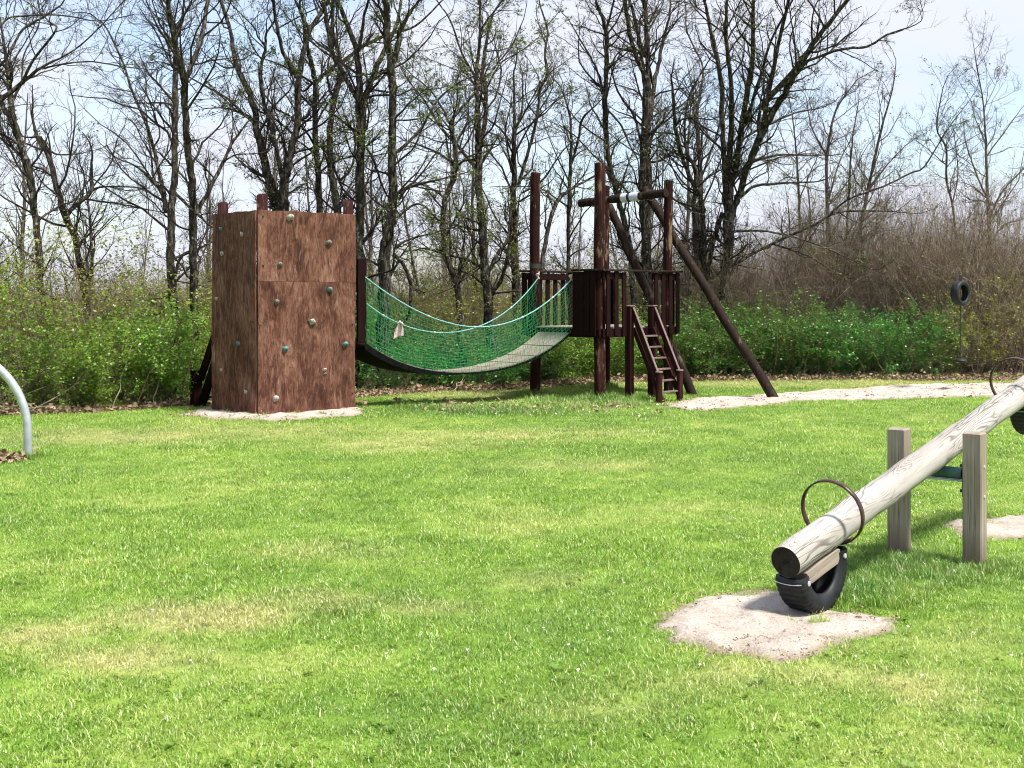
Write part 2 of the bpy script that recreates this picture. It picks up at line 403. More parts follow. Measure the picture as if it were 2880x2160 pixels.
class MB:
    def __init__(s):
        s.v = []; s.f = []; s.smooth = []
    def add(s, verts, faces, smooth=False):
        o = len(s.v)
        s.v += [tuple(p) for p in verts]
        s.f += [tuple(i + o for i in f) for f in faces]
        s.smooth += [smooth] * len(faces)
    def box(s, c, size, ax=None, bev=0.0):
        """box centred at c; ax = three axis vectors; edges along the longest run chamfered by bev"""
        c = Vector(c)
        ax = [Vector(a).normalized() for a in (ax or ((1, 0, 0), (0, 1, 0), (0, 0, 1)))]
        hx, hy, hz = [d / 2 for d in size]
        if bev <= 0:
            vs = [c + ax[0] * (sx * hx) + ax[1] * (sy * hy) + ax[2] * (sz * hz) for sz in (-1, 1) for sy in (-1, 1) for sx in (-1, 1)]
            s.add(vs, [(0, 2, 3, 1), (4, 5, 7, 6), (0, 1, 5, 4), (2, 6, 7, 3), (0, 4, 6, 2), (1, 3, 7, 5)])
            return
        b = bev
        ring = [(hx - b, -hy), (hx, -hy + b), (hx, hy - b), (hx - b, hy), (-hx + b, hy), (-hx, hy - b), (-hx, -hy + b), (-hx + b, -hy)]
        vs = []
        for z, ins in ((-hz, b), (-hz + b, 0), (hz - b, 0), (hz, b)):
            for x, y in ring:
                fx = (hx - ins) / hx; fy = (hy - ins) / hy
                vs.append(c + ax[0] * (x * fx) + ax[1] * (y * fy) + ax[2] * z)
        fs = []
        for k in range(3):
            for i in range(8):
                j = (i + 1) % 8
                fs.append((k * 8 + i, k * 8 + j, k * 8 + 8 + j, k * 8 + 8 + i))
        fs.append(tuple(range(7, -1, -1))); fs.append(tuple(range(24, 32)))
        s.add(vs, fs)
    def beam(s, a, b, w, h, up=(0, 0, 1), bev=0.0):
        """bar from a to b, w across, h along up"""
        a = Vector(a); b = Vector(b); d = b - a
        L = d.length; d.normalize()
        side = d.cross(Vector(up)).normalized(); u = side.cross(d).normalized()
        s.box((a + b) / 2, (w, h, L), (side, u, d), bev)
    def tube(s, pts, rad, n=10, cap=True, smooth=True, squash=None):
        pts = [Vector(p) for p in pts]
        if not hasattr(rad, '__len__'):
            rad = [rad] * len(pts)
        vs = []; prev = None
        for i, p in enumerate(pts):
            tg = (pts[min(i + 1, len(pts) - 1)] - pts[max(i - 1, 0)]).normalized()
            if prev is None:
                ref = Vector((0, 0, 1)) if abs(tg.z) < 0.9 else Vector((1, 0, 0))
                x = ref.cross(tg).normalized()
            else:
                x = (prev - tg * prev.dot(tg)).normalized()
            prev = x; y = tg.cross(x)
            for k in range(n):
                a = 2 * math.pi * k / n
                vs.append(p + (x * math.cos(a) + y * math.sin(a)) * rad[i])
        fs = [(i * n + k, i * n + (k + 1) % n, (i + 1) * n + (k + 1) % n, (i + 1) * n + k) for i in range(len(pts) - 1) for k in range(n)]
        s.add(vs, fs, smooth)
        if cap:
            s.add([vs[k] for k in range(n)], [tuple(range(n - 1, -1, -1))])
            s.add([vs[(len(pts) - 1) * n + k] for k in range(n)], [tuple(range(n))])
    def build(s, name, mat, parent=None, origin=None):
        """origin: world point (or 4x4 matrix) that becomes the object's own origin"""
        me = bpy.data.meshes.new(name)
        o = bpy.data.objects.new(name, me)
        if origin is None:
            origin = Vector((0, 0, 0))
        mw = origin if isinstance(origin, Matrix) else Matrix.Translation(Vector(origin))
        inv = mw.inverted()
        me.from_pydata([tuple(inv @ Vector(p)) for p in s.v], [], s.f)
        me.polygons.foreach_set('use_smooth', s.smooth)
        me.update()
        me.materials.append(M[mat] if isinstance(mat, str) else mat)
        COL.objects.link(o)
        if parent is not None:
            o.parent = parent
            # parents in this script are only translated (or a part that carries a matrix)
            pm = Matrix(parent['_mw']) if '_mw' in parent.keys() else Matrix.Translation(parent.location)
            o.matrix_local = pm.inverted() @ mw
        else:
            o.matrix_world = mw
        REG[o.name] = mw
        return o
REG = {}
def tag(o, label=None, cat=None, group=None, kind=None):
    if label: o['label'] = label
    if cat: o['category'] = cat
    if group: o['group'] = group
    if kind: o['kind'] = kind
    return o
def thing(name, loc, label, cat, group=None):
    o = bpy.data.objects.new(name, None)
    o.empty_display_size = 0.2
    o.location = loc
    COL.objects.link(o)
    return tag(o, label, cat, group)
def sub(mb, name, mat, part, origin=None):
    """a sub-part under a part; the part's own matrix is remembered in REG"""
    o = mb.build(name, mat, None, origin)
    mw = REG[o.name]
    o.parent = part
    o.matrix_local = REG[part.name].inverted() @ mw
    return o
def np_obj(name, V, F, mat, parent=None, smooth=False):
    me = raw_mesh(name, V, F)
    me.materials.append(M[mat])
    if smooth:
        me.polygons.foreach_set('use_smooth', np.ones(len(me.polygons), dtype=bool))
    o = bpy.data.objects.new(name, me)
    COL.objects.link(o)
    o.parent = parent
    return o
def tubes(P, Rr, sides):
    """P (N,K,3) centre lines, Rr (N,K) radii -> verts, quads"""
    N, K, _ = P.shape
    T = np.empty_like(P)
    T[:, 1:-1] = P[:, 2:] - P[:, :-2]; T[:, 0] = P[:, 1] - P[:, 0]; T[:, -1] = P[:, -1] - P[:, -2]
    T /= np.linalg.norm(T, axis=2, keepdims=True) + 1e-9
    ref = np.where(np.abs(T[:, :1, 1:2]) < 0.8, np.array([0, 1.0, 0]), np.array([1.0, 0, 0]))
    X = np.cross(T, np.broadcast_to(ref, T.shape)); X /= np.linalg.norm(X, axis=2, keepdims=True) + 1e-9
    Y = np.cross(T, X)
    a = 2 * np.pi * np.arange(sides) / sides
    V = P[:, :, None, :] + Rr[:, :, None, None] * (np.cos(a)[None, None, :, None] * X[:, :, None, :] + np.sin(a)[None, None, :, None] * Y[:, :, None, :])
    idx = np.arange(N * K * sides).reshape(N, K, sides)
    q = np.stack([idx[:, :-1, :], np.roll(idx, -1, 2)[:, :-1, :], np.roll(idx, -1, 2)[:, 1:, :], idx[:, 1:, :]], axis=-1)
    return V.reshape(-1, 3), q.reshape(-1, 4)
def merge(parts):
    Vs = []; Fs = []; o = 0
    for V, F in parts:
        Vs.append(V); Fs.append(F + o); o += len(V)
    return np.concatenate(Vs), np.concatenate(Fs)
def leaf_quads(C, size, rng, flat=0.5, aspect=0.55):
    """kite-shaped leaves at points C"""
    n = len(C)
    d = rng.normal(size=(n, 3)); d[:, 2] *= flat; d /= np.linalg.norm(d, axis=1, keepdims=True) + 1e-9
    u = rng.normal(size=(n, 3)); u[:, 2] += 0.9
    w = np.cross(d, u); w /= np.linalg.norm(w, axis=1, keepdims=True) + 1e-9
    nn = np.cross(w, d)
    s = (size * (0.6 + 0.8 * rng.random(n)))[:, None]
    tip = C + d * s
    mid = C + d * s * 0.5 + nn * s * 0.10
    V = np.stack([C, mid + w * s * aspect * .5, tip, mid - w * s * aspect * .5], axis=1).reshape(-1, 3)
    return V, np.arange(4 * n).reshape(n, 4)

def vnoise(x, y, seed=0):
    """cheap smooth value noise in numpy, 0..1"""
    x = np.asarray(x, float); y = np.asarray(y, float)
    xi = np.floor(x).astype(int); yi = np.floor(y).astype(int)
    fx = x - xi; fy = y - yi
    fx = fx * fx * (3 - 2 * fx); fy = fy * fy * (3 - 2 * fy)
    def h(a, b):
        v = np.sin(a * 127.1 + b * 311.7 + seed * 74.7) * 43758.5453
        return v - np.floor(v)
    return (h(xi, yi) * (1 - fx) + h(xi + 1, yi) * fx) * (1 - fy) + (h(xi, yi + 1) * (1 - fx) + h(xi + 1, yi + 1) * fx) * fy

# ------------------------------------------------------------------ terrain
HOLLOWS = [(1.28, 5.92, 0.62, 0.50, 0.035), (2.35, 18.7, 0.8, 0.8, 0.05), (5.5, 19.6, 3.4, 0.9, 0.05)]
def ground_z(x, y):
    x = np.asarray(x, float); y = np.asarray(y, float)
    z = 0.050 * (vnoise(x * 0.45, y * 0.45, 3) - 0.5) + 0.022 * (vnoise(x * 1.7, y * 1.7, 5) - 0.5)
    for (a, b, rx, ry, d) in HOLLOWS:
        z = z - d * np.exp(-(((x - a) / rx) ** 2 + ((y - b) / ry) ** 2))
    return z
def gz(x, y):
    return float(ground_z(x, y))
def fbm(x, y, sc_, seed):
    return .5 * vnoise(x * sc_, y * sc_, seed) + .3 * vnoise(x * sc_ * 2.1, y * sc_ * 2.1, seed + 1) + .2 * vnoise(x * sc_ * 4.3, y * sc_ * 4.3, seed + 2)
def lawn_fields(x, y):
    x = np.asarray(x, float); y = np.asarray(y, float)
    n_big = fbm(x, y, .8, 11); n_mid = fbm(x, y, 3.2, 15); n_fine = fbm(x, y, 11.0, 19)
    def blobs(lst):
        t = np.zeros(x.shape)
        for (a, b, rx, ry, st) in lst:
            t = np.maximum(t, st * np.clip(1.35 - np.hypot((x - a) / rx, (y - b) / ry), 0, 1))
        return t
    dry = blobs(DRY) * (1.7 * n_mid + .9 * n_fine - .35) + 1.9 * np.clip(.55 * n_big + .30 * n_mid + .25 * n_fine - .57, 0, 1)
    lush = blobs(LUSH) * (.45 + n_mid) + .8 * np.clip(.5 - n_big + .25 * (n_mid - .5), 0, 1)
    tone = .28 * n_big + .27 * n_mid + .45 * n_fine
    return {'dry': np.clip(dry, 0, 1), 'lush': np.clip(lush, 0, 1), 'tone': np.clip((tone - .5) * 1.5 + .5, 0, 1)}
def grid_sheet(name, xs, ys, mat, lift=0.0):
    X, Y = np.meshgrid(xs, ys)
    Z = ground_z(X, Y) + lift
    V = np.stack([X, Y, Z], -1).reshape(-1, 3)
    nx, ny = len(xs), len(ys)
    i = np.arange(nx * ny).reshape(ny, nx)
    F = np.stack([i[:-1, :-1], i[:-1, 1:], i[1:, 1:], i[1:, :-1]], -1).reshape(-1, 4)
    o = np_obj(name, V, F, mat, smooth=True)
    for k, f in lawn_fields(V[:, 0], V[:, 1]).items():
        at = o.data.attributes.new(k, 'FLOAT', 'POINT'); at.data.foreach_set('value', f.astype(np.float32))
    return o
xs = np.concatenate([np.linspace(-600, -40, 15), np.linspace(-30, -13, 18), np.arange(-12, 12.01, 0.16), np.linspace(13, 30, 18), np.linspace(40, 600, 15)])
ys = np.concatenate([np.linspace(-300, -10, 10), np.linspace(-6, 2, 9), np.arange(2.5, 26, 0.16), np.linspace(27, 60, 20), np.linspace(80, 1200, 12)])
tag(grid_sheet('lawn', xs, ys, 'lawn_ground'), kind='structure')

EDGE = [(-30, 10.5), (-12, 12.6), (-7.65, 14.9), (-6.52, 15.95), (-5.55, 16.6), (-4.56, 17.5), (-2.37, 19.05), (-1.52, 19.95), (0.19, 21.15), (1.58, 22.05), (3.45, 22.5), (5.85, 22.75), (8.81, 23.0), (12.14, 23.5), (30, 25)]
def edge_y(x):
    return np.interp(x, [e[0] for e in EDGE], [e[1] for e in EDGE]) + 0.35 * (vnoise(np.asarray(x) * 1.1, 0 * np.asarray(x), 9) - 0.5)
def wood_floor():
    xs = np.concatenate([np.linspace(-500, -100, 5), np.linspace(-90, -13, 12), np.arange(-12, 13.01, 0.22), np.linspace(14, 90, 12), np.linspace(100, 500, 5)])
    rows = np.concatenate([np.arange(0, 8.0, 0.4), np.linspace(8.5, 90, 14), np.array([160, 400, 900])])
    e = edge_y(xs)
    X = np.broadcast_to(xs, (len(rows), len(xs))); Y = e[None, :] + rows[:, None]
    Z = ground_z(X, Y) + 0.012 + 0.05 * np.clip(rows / 1.5, 0, 1)[:, None] * vnoise(X * 1.4, Y * 1.4, 21)
    V = np.stack([X, Y, Z], -1).reshape(-1, 3)
    i = np.arange(X.size).reshape(X.shape)
    F = np.stack([i[:-1, :-1], i[:-1, 1:], i[1:, 1:], i[1:, :-1]], -1).reshape(-1, 4)
    tag(np_obj('woodland_floor', V, F, 'wood_floor', smooth=True), kind='structure')
wood_floor()

SAND = {
 'seesaw': [(0.70, 5.94), (0.88, 6.34), (1.09, 6.47), (1.39, 6.54), (1.61, 6.25), (1.86, 6.07), (1.79, 5.89), (1.53, 5.69), (1.40, 5.51), (1.15, 5.30), (0.89, 5.51), (0.74, 5.77)],
 'right': [(2.91, 8.37), (3.16, 8.58), (3.56, 8.68), (3.85, 8.4), (3.5, 7.97), (3.01, 7.93), (2.90, 8.05)],
 'track': [(2.20, 17.6), (2.30, 18.6), (2.75, 19.3), (3.63, 19.83), (4.37, 20.22), (5.33, 20.72), (7.18, 21.55), (8.44, 21.9), (9.95, 22.3), (12.5, 22.6), (12.5, 20.4), (8.73, 19.74), (7.42, 19.38), (6.36, 19.2), (4.82, 18.77), (3.94, 18.2), (3.13, 17.25), (2.61, 16.95)],
 'tower': [(-4.30, 16.15), (-4.20, 16.88), (-4.10, 17.3), (-3.4, 17.3), (-2.5, 17.3), (-2.06, 17.0), (-1.90, 16.5), (-2.0, 15.85), (-2.6, 15.55), (-3.08, 15.35), (-3.74, 15.55)],
 'foot_a': [(2.12, 7.18), (2.25, 7.25), (2.33, 7.12), (2.22, 7.02), (2.10, 7.06)],
 'foot_b': [(2.45, 7.0), (2.60, 7.08), (2.62, 6.92), (2.50, 6.88)],
}
def poly_sd(px, py, poly):
    """signed distance to a polygon (negative inside), vectorised"""
    px = np.asarray(px, float); py = np.asarray(py, float)
    d = np.full(px.shape, 1e9); inside = np.zeros(px.shape, bool)
    n = len(poly)
    for i in range(n):
        x0, y0 = poly[i]; x1, y1 = poly[(i + 1) % n]
        ex, ey = x1 - x0, y1 - y0
        tt = np.clip(((px - x0) * ex + (py - y0) * ey) / (ex * ex + ey * ey), 0, 1)
        d = np.minimum(d, np.hypot(px - x0 - tt * ex, py - y0 - tt * ey))
        c = ((y0 > py) != (y1 > py)) & (px < (x1 - x0) * (py - y0) / (y1 - y0 + 1e-12) + x0)
        inside ^= c
    return np.where(inside, -d, d)
def sand_sd(px, py, key):
    s = 1.0 if key not in ('track', 'tower') else 2.0
    w = 0.10 * s * (vnoise(np.asarray(px) * 7 / s, np.asarray(py) * 7 / s, 31) - 0.5) + 0.07 * s * (vnoise(np.asarray(px) * 19 / s, np.asarray(py) * 19 / s, 33) - 0.5)
    return poly_sd(px, py, SAND[key]) + w
def sand_sheet(key):
    poly = SAND[key]
    step = {'track': 0.055, 'tower': 0.05}.get(key, 0.022)
    x0 = min(p[0] for p in poly) - .2; x1 = max(p[0] for p in poly) + .2
    y0 = min(p[1] for p in poly) - .2; y1 = max(p[1] for p in poly) + .2
    gx = np.arange(x0, x1, step); gy = np.arange(y0, y1, step)
    X, Y = np.meshgrid(gx, gy)
    sd = sand_sd(X, Y, key)
    inn = np.clip(-sd / .12, 0, 1); Z = ground_z(X, Y) + 0.007 - 0.013 * np.clip(sd / .04, 0, 1) + inn * (0.028 * vnoise(X * 5, Y * 5, 41) + 0.018 * vnoise(X * 13, Y * 13, 43))
    keep = sd < 0.05
    i = np.arange(X.size).reshape(X.shape)
    m = keep[:-1, :-1] & keep[:-1, 1:] & keep[1:, 1:] & keep[1:, :-1]
    F = np.stack([i[:-1, :-1], i[:-1, 1:], i[1:, 1:], i[1:, :-1]], -1)[m]
    used = np.unique(F); remap = -np.ones(X.size, int); remap[used] = np.arange(len(used))
    V = np.stack([X, Y, Z], -1).reshape(-1, 3)[used]
    nm = {'track': 'sand_track', 'seesaw': 'sand_hollow'}.get(key, 'sand_patch')
    o = tag(np_obj(nm, V, remap[F], 'sand', smooth=True), kind='structure')
    wn_ = np.clip(1 + sd / (.22 if key in ('track', 'tower') else .12), 0, 1).reshape(-1)[used]
    at = o.data.attributes.new('worn', 'FLOAT', 'POINT'); at.data.foreach_set('value', wn_.astype(np.float32))
for k in SAND:
    sand_sheet(k)
# ------------------------------------------------------------------ climbing tower
rng0 = random.Random(4)
def V2(p, z):
    return Vector((p[0], p[1], z))
C0, CR, CL, CB = (-3.253, 15.97), (-2.125, 16.87), (-4.03, 16.86), (-2.905, 17.76)
ct = thing('climbing_tower', (-3.08, 16.87, 0), 'tall brown plywood climbing tower studded with small holds, left of the net bridge', 'climbing tower')
def panel(name, a, b, z0, z1, thick, mat, proud=0.0, ext=(0, 0), tilt=0.0):
    a = Vector((*a, 0)); b = Vector((*b, 0)); d = (b - a).normalized()
    n = Vector((d.y, -d.x, 0))
    a = a - d * ext[0] + n * proud; b = b + d * ext[1] + n * proud
    m = MB()
    # slightly wavy sheet with a real edge
    nx, nz = 14, 20
    L = (b - a).length
    vs = []
    for side in (0, 1):
        for j in range(nz + 1):
            for i in range(nx + 1):
                s = i / nx; zz = z0 + (z1 - z0) * j / nz
                w = 0.006 * math.sin(3.1 * s + 2.2 * zz) + 0.004 * math.sin(7 * s - 3 * zz)
                ed = 0.0
                if j in (0, nz):
                    ed = (0.0 if abs((z1 if j == nz else z0) - 1.74) < .02 else (0.010 if j == nz else 0.018)) * (math.sin(11 * s * L + z0 * 5) * 0.5 + math.sin(29 * s * L) * 0.3)
                vs.append(a + d * (s * L - tilt * (z1 - zz) * (s)) + n * (thick * (1 - side) + w) + Vector((0, 0, zz + ed)))
    N = (nx + 1) * (nz + 1); fs = []
    q = lambda i, j, k: k * N + j * (nx + 1) + i
    for j in range(nz):
        for i in range(nx):
            fs.append((q(i, j, 0), q(i + 1, j, 0), q(i + 1, j + 1, 0), q(i, j + 1, 0)))
            fs.append((q(i, j, 1), q(i, j + 1, 1), q(i + 1, j + 1, 1), q(i + 1, j, 1)))
    for i in range(nx):
        fs.append((q(i, 0, 0), q(i, 0, 1), q(i + 1, 0, 1), q(i + 1, 0, 0)))
        fs.append((q(i, nz, 0), q(i + 1, nz, 0), q(i + 1, nz, 1), q(i, nz, 1)))
    for j in range(nz):
        fs.append((q(0, j, 0), q(0, j + 1, 0), q(0, j + 1, 1), q(0, j, 1)))
        fs.append((q(nx, j, 0), q(nx, j, 1), q(nx, j + 1, 1), q(nx, j + 1, 0)))
    m.add(vs, fs, False)
    return m.build(name, mat, ct, Vector((a.x, a.y, 0)))
pr1 = panel('lower_panel', C0, CR, 0.015, 1.741, 0.022, 'ply_a', 0.0, (0.0, 0.0))
pr2 = panel('upper_panel', C0, CR, 1.742, 2.655, 0.022, 'ply_b', 0.002, (0.0, 0.0))
pl1 = panel('side_panel', CL, C0, 0.015, 2.650, 0.022, 'ply_c', 0.0, (0.0, -0.012), 0.0)
for (x, y, h) in ((-3.235, 16.17, 2.86), (-2.215, 16.90, 2.84), (-3.915, 16.92, 2.81), (-2.93, 17.55, 2.45)):
    m = MB(); m.tube([(x, y, -0.1), (x + .004, y, 1.2), (x, y + .004, h - .01), (x, y, h)], [.074, .072, .069, .064], 14)
    m.build('corner_post', 'post_red', ct, (x, y, 0))
def blob(c, n, up, w, h, dpt, seed):
    """an irregular climbing hold bulging along n"""
    rg = random.Random(seed)
    n = Vector(n); up = Vector(up); sd = up.cross(n)
    m = MB(); rings, seg = 5, 9
    ph = [rg.uniform(0.75, 1.2) for _ in range(seg)]
    vs = []
    for j in range(rings):
        a = (j / (rings - 1)) * math.pi / 2
        for k in range(seg):
            b = 2 * math.pi * k / seg
            r = math.cos(a) * ph[k] * rg.uniform(0.92, 1.08)
            vs.append(Vector(c) + sd * (r * w * math.cos(b)) + up * (r * h * math.sin(b) + dpt * .35 * math.sin(a)) + n * (math.sin(a) * dpt * rg.uniform(0.9, 1.1)))
    fs = [(j * seg + k, j * seg + (k + 1) % seg, (j + 1) * seg + (k + 1) % seg, (j + 1) * seg + k) for j in range(rings - 1) for k in range(seg)]
    m.add(vs, fs, True)
    return m
def on_face(a, b, s, z, off):
    a = Vector((*a, 0)); b = Vector((*b, 0)); d = (b - a).normalized(); n = Vector((d.y, -d.x, 0))
    return a + d * s + n * off + Vector((0, 0, z)), n
RH = [(605, 255, 46, 'hold_white'), (848, 417, 40, 'hold_grey'), (540, 550, 34, 'hold_grey'), (855, 712, 38, 'hold_teal'), (523, 787, 34, 'hold_grey'), (742, 912, 42, 'hold_white'), (575, 1083, 42, 'hold_teal'), (957, 1058, 38, 'hold_teal'), (823, 1216, 26, 'hold_white'), (826, 1242, 20, 'hold_grey'), (515, 1393, 40, 'hold_white')]
for i, (px, py, w, mt) in enumerate(RH):
    s = (px - 412) / 613 * 1.443; k = (px - 412) / 613
    z = 2.655 * ((1510 - 30 * k) - py) / ((1510 - 30 * k) - (205 + 30 * k))
    c, n = on_face(C0, CR, s, z, 0.022 + (0.002 if z > 1.73 else 0.0))
    ww = w * 0.00205 * .5 * 1.12
    sub(blob(c, n, (0, 0, 1), ww, ww * .85, ww * 1.1, 10 + i), 'climbing_hold', mt, pr2 if z > 1.74 else pr1, c)
LH = [(200, 330, 26, 'hold_teal'), (333, 360, 28, 'hold_white'), (210, 482, 30, 'hold_white'), (173, 763, 26, 'hold_white'), (312, 1045, 32, 'hold_teal'), (205, 1207, 26, 'hold_white'), (357, 1348, 26, 'hold_white')]
for i, (px, py, w, mt) in enumerate(LH):
    k = (412 - px) / 272
    z = 2.655 * ((1510 - 50 * k) - py) / ((1510 - 50 * k) - (205 + 35 * k))
    c, n = on_face(CL, C0, 1.17 * (1 - k), z, 0.022)
    ww = w * 0.00205 * .5 * 1.12
    sub(blob(c, n, (0, 0, 1), ww * 1.1, ww, ww, 40 + i), 'climbing_hold', mt, pl1, c)
def bolt(c, n, r, mat, part, t=0.008):
    m = MB(); c = Vector(c); n = Vector(n)
    m.tube([c - n * 0.004, c + n * t * .7, c + n * t], [r, r, r * .7], 8, smooth=False)
    return sub(m, 'bolt', mat, part, c)
for (s, z) in ((0.07, 1.95), (0.07, 2.58), (1.40, 1.93)):
    c, n = on_face(C0, CR, s, z, 0.029); bolt(c, n, .013, 'dark_steel', pr2)
for (s, z) in ((0.07, 1.22), (1.40, 1.18), (1.40, 0.25), (0.08, 0.06)):
    c, n = on_face(C0, CR, s, z, 0.022); bolt(c, n, .013, 'dark_steel', pr1)
for (s, z) in ((1.10, 1.95), (1.10, 1.22), (1.10, 0.07)):
    c, n = on_face(CL, C0, s, z, 0.022); bolt(c, n, .013, 'dark_steel', pl1)
# platform inside, back board, bridge-side stanchions
dr = (Vector((*CR, 0)) - Vector((*C0, 0))).normalized(); dl = (Vector((*CL, 0)) - Vector((*C0, 0))).normalized()
for i in range(8):
    c = Vector((*C0, 0.985)) + dr * 0.70 + dl * (0.13 + i * 0.135)
    m = MB(); m.box(c, (1.30, 0.128, 0.035), (dr, dl, (0, 0, 1)), 0.004); m.build('deck_board', 'brace_brown', ct, c)
for k, (p, q) in enumerate(((CR, CB), (CB, CL))):
    a = V2(p, 0.90); b = V2(q, 0.90); m = MB(); m.beam(a, b, 0.04, 0.12); m.build('deck_beam', 'rail_red', ct, a)
for (p, w) in (((-2.045, 16.985), 0.14), ((-2.47, 17.47), 0.12)):
    m = MB(); m.box((p[0], p[1], 1.49), (w, 0.045, 1.14), (dr, dl, (0, 0, 1)), 0.006); m.build('bridge_stanchion', 'rail_red', ct, (p[0], p[1], .92))
m = MB(); m.beam(V2(CB, 1.9) , V2(CL, 1.9), 0.04, 0.1); m.build('back_rail', 'rail_red', ct, V2(CB, 1.9))
# ladder at the back left
od = Vector((-.62, .78, 0)); sd_ = Vector((.78, .62, 0))
for k in (0, 1):
    top = Vector((-3.93, 17.02, 1.0)) + sd_ * (0.55 * k); foot = top + od * 0.72 + Vector((0, 0, -1.02))
    m = MB(); m.beam(top, foot, 0.04, 0.16, od); m.build('ladder_stringer', 'rail_red', ct, top)
    m = MB(); m.beam(top + Vector((0, 0, .36)), foot + Vector((0, 0, .42)), 0.04, 0.14, od); m.build('handrail', 'rail_red', ct, top)
    m = MB(); c = foot + od * 0.02 + sd_ * (-.06 if k == 0 else .06); m.box(c + Vector((0, 0, .25)), (.13, .13, .56), (sd_, od, (0, 0, 1)), .008); m.build('newel_post', 'rail_red', ct, c)
for i in range(5):
    f = (i + .5) / 5.2
    c = Vector((-3.93, 17.02, 1.0)) + sd_ * 0.275 + od * (0.72 * f) + Vector((0, 0, -1.0 * f))
    m = MB(); m.box(c, (.52, .09, .03), (sd_, od, (0, 0, 1)), .004); m.build('rung', 'rung_wood', ct, c)

# ------------------------------------------------------------------ wooden platform with ladder
U = Vector((.767, -.642, 0)); Vv = Vector((.642, .767, 0)); UP = Vector((0, 0, 1))
PL = Vector((.364, 19.65, 0))
def PP(a, b, z=0.0):
    return PL + U * a + Vv * b + UP * z
WA, WB = 1.247, 1.89
pt = thing('play_platform', tuple(PP(WA / 2, WB / 2)), 'raised dark red wooden platform on tall log posts, with pickets, ladder and slanting braces', 'play platform')
DK = 1.08
for (a, b, h, r) in ((0, 0, 3.49, .080), (WA, 0, 3.56, .086), (WA, WB, 3.43, .074), (0, WB, 3.41, .070)):
    p = PP(a, b)
    m = MB()
    pts = []; rr = []
    for k in range(11):
        z = -0.15 + (h + .15) * k / 10
        pts.append((p.x + .008 * math.sin(z * 2 + a), p.y + .008 * math.cos(z * 1.7 + b), z)); rr.append(r * (1.03 - 0.05 * z / h) * (1 + .012 * math.sin(z * 5 + a * 7)))
    m.tube(pts, rr, 16)
    post = m.build('post', 'post_red', pt, p)
    if (a, b) == (0, 0):
        m = MB(); m.tube([(p.x, p.y, 1.985), (p.x, p.y, 2.06)], r * 1.13, 16); sub(m, 'steel_band', 'dark_steel', post, p)
        m = MB(); m.box((p.x + .12, p.y - .05, 0.02), (.5, .2, .05), (U, Vv, UP), .006); sub(m, 'foot_board', 'brace_brown', post, p)
for i in range(13):
    b = 0.02 + i * 0.155
    c = PP(WA / 2, b, DK - .018); m = MB(); m.box(c, (WA + .12, .147, .036), (U, Vv, UP), .004); m.build('deck_board', 'deck_wood', pt, c)
def beam_part(name, a, b, w, h, mat, up=UP, bev=.005):
    m = MB(); m.beam(a, b, w, h, up, bev); return m.build(name, mat, pt, a)
beam_part('deck_beam', PP(-.09, -.105, .995), PP(WA + .09, -.105, .995), .045, .13, 'rail_red')
beam_part('deck_beam', PP(-.09, WB + .105, .995), PP(WA + .09, WB + .105, .995), .045, .13, 'rail_red')
beam_part('deck_beam', PP(WA + .105, -.08, .995), PP(WA + .105, WB + .08, .995), .045, .13, 'rail_red')
beam_part('deck_beam', PP(-.105, -.08, .995), PP(-.105, WB + .08, .995), .045, .13, 'rail_red')
def picket(c, along, w=.098, z0=.945, z1=1.925):
    m = MB(); n = UP.cross(along)
    j = rng0.uniform(-.012, .012)
    m.box(c + UP * ((z0 + z1) / 2 + j), (w, .022, z1 - z0), (along, n, UP), .004)
    m.build('picket', 'rail_red', pt, c)
o1, o2 = .145, .115
for b in np.arange(-.10, 1.98, .20):
    picket(PP(-o1, float(b)), Vv)
for a in (-.10, .02):
    picket(PP(a, -o1), U)
for a in (.90, 1.01, 1.12, 1.23):
    picket(PP(a, -o1), U, .100)
for b in (.02, .235, .44, 1.325, 1.53, 1.74, 1.95):
    picket(PP(WA + o1, b), Vv)
picket(PP(.02, WB + o1), U); picket(PP(WA - .02, WB + o1), U)
for z in (1.86,):
    beam_part('rail', PP(-o2, -.1, z), PP(-o2, WB + .1, z), .035, .10, 'rail_red')
    beam_part('rail', PP(.85, -o2, z), PP(WA + .1, -o2, z), .035, .10, 'rail_red')
    beam_part('rail', PP(WA + o2, -.09, z), PP(WA + o2, .50, z), .035, .10, 'rail_red')
    beam_part('rail', PP(WA + o2, 1.26, z), PP(WA + o2, WB + .1, z), .035, .10, 'rail_red')
beam_part('cap_rail', PP(-o1 + .01, -.17, 1.945), PP(-o1 + .01, WB + .16, 1.945), .11, .030, 'brace_brown')
beam_part('cap_rail', PP(.84, -o1 + .01, 1.9455), PP(WA + .065, -o1 + .01, 1.9455), .11, .030, 'brace_brown')
beam_part('cap_rail', PP(WA + o1 - .01, -.17, 1.943), PP(WA + o1 - .01, WB + .16, 1.947), .11, .030, 'brace_brown')
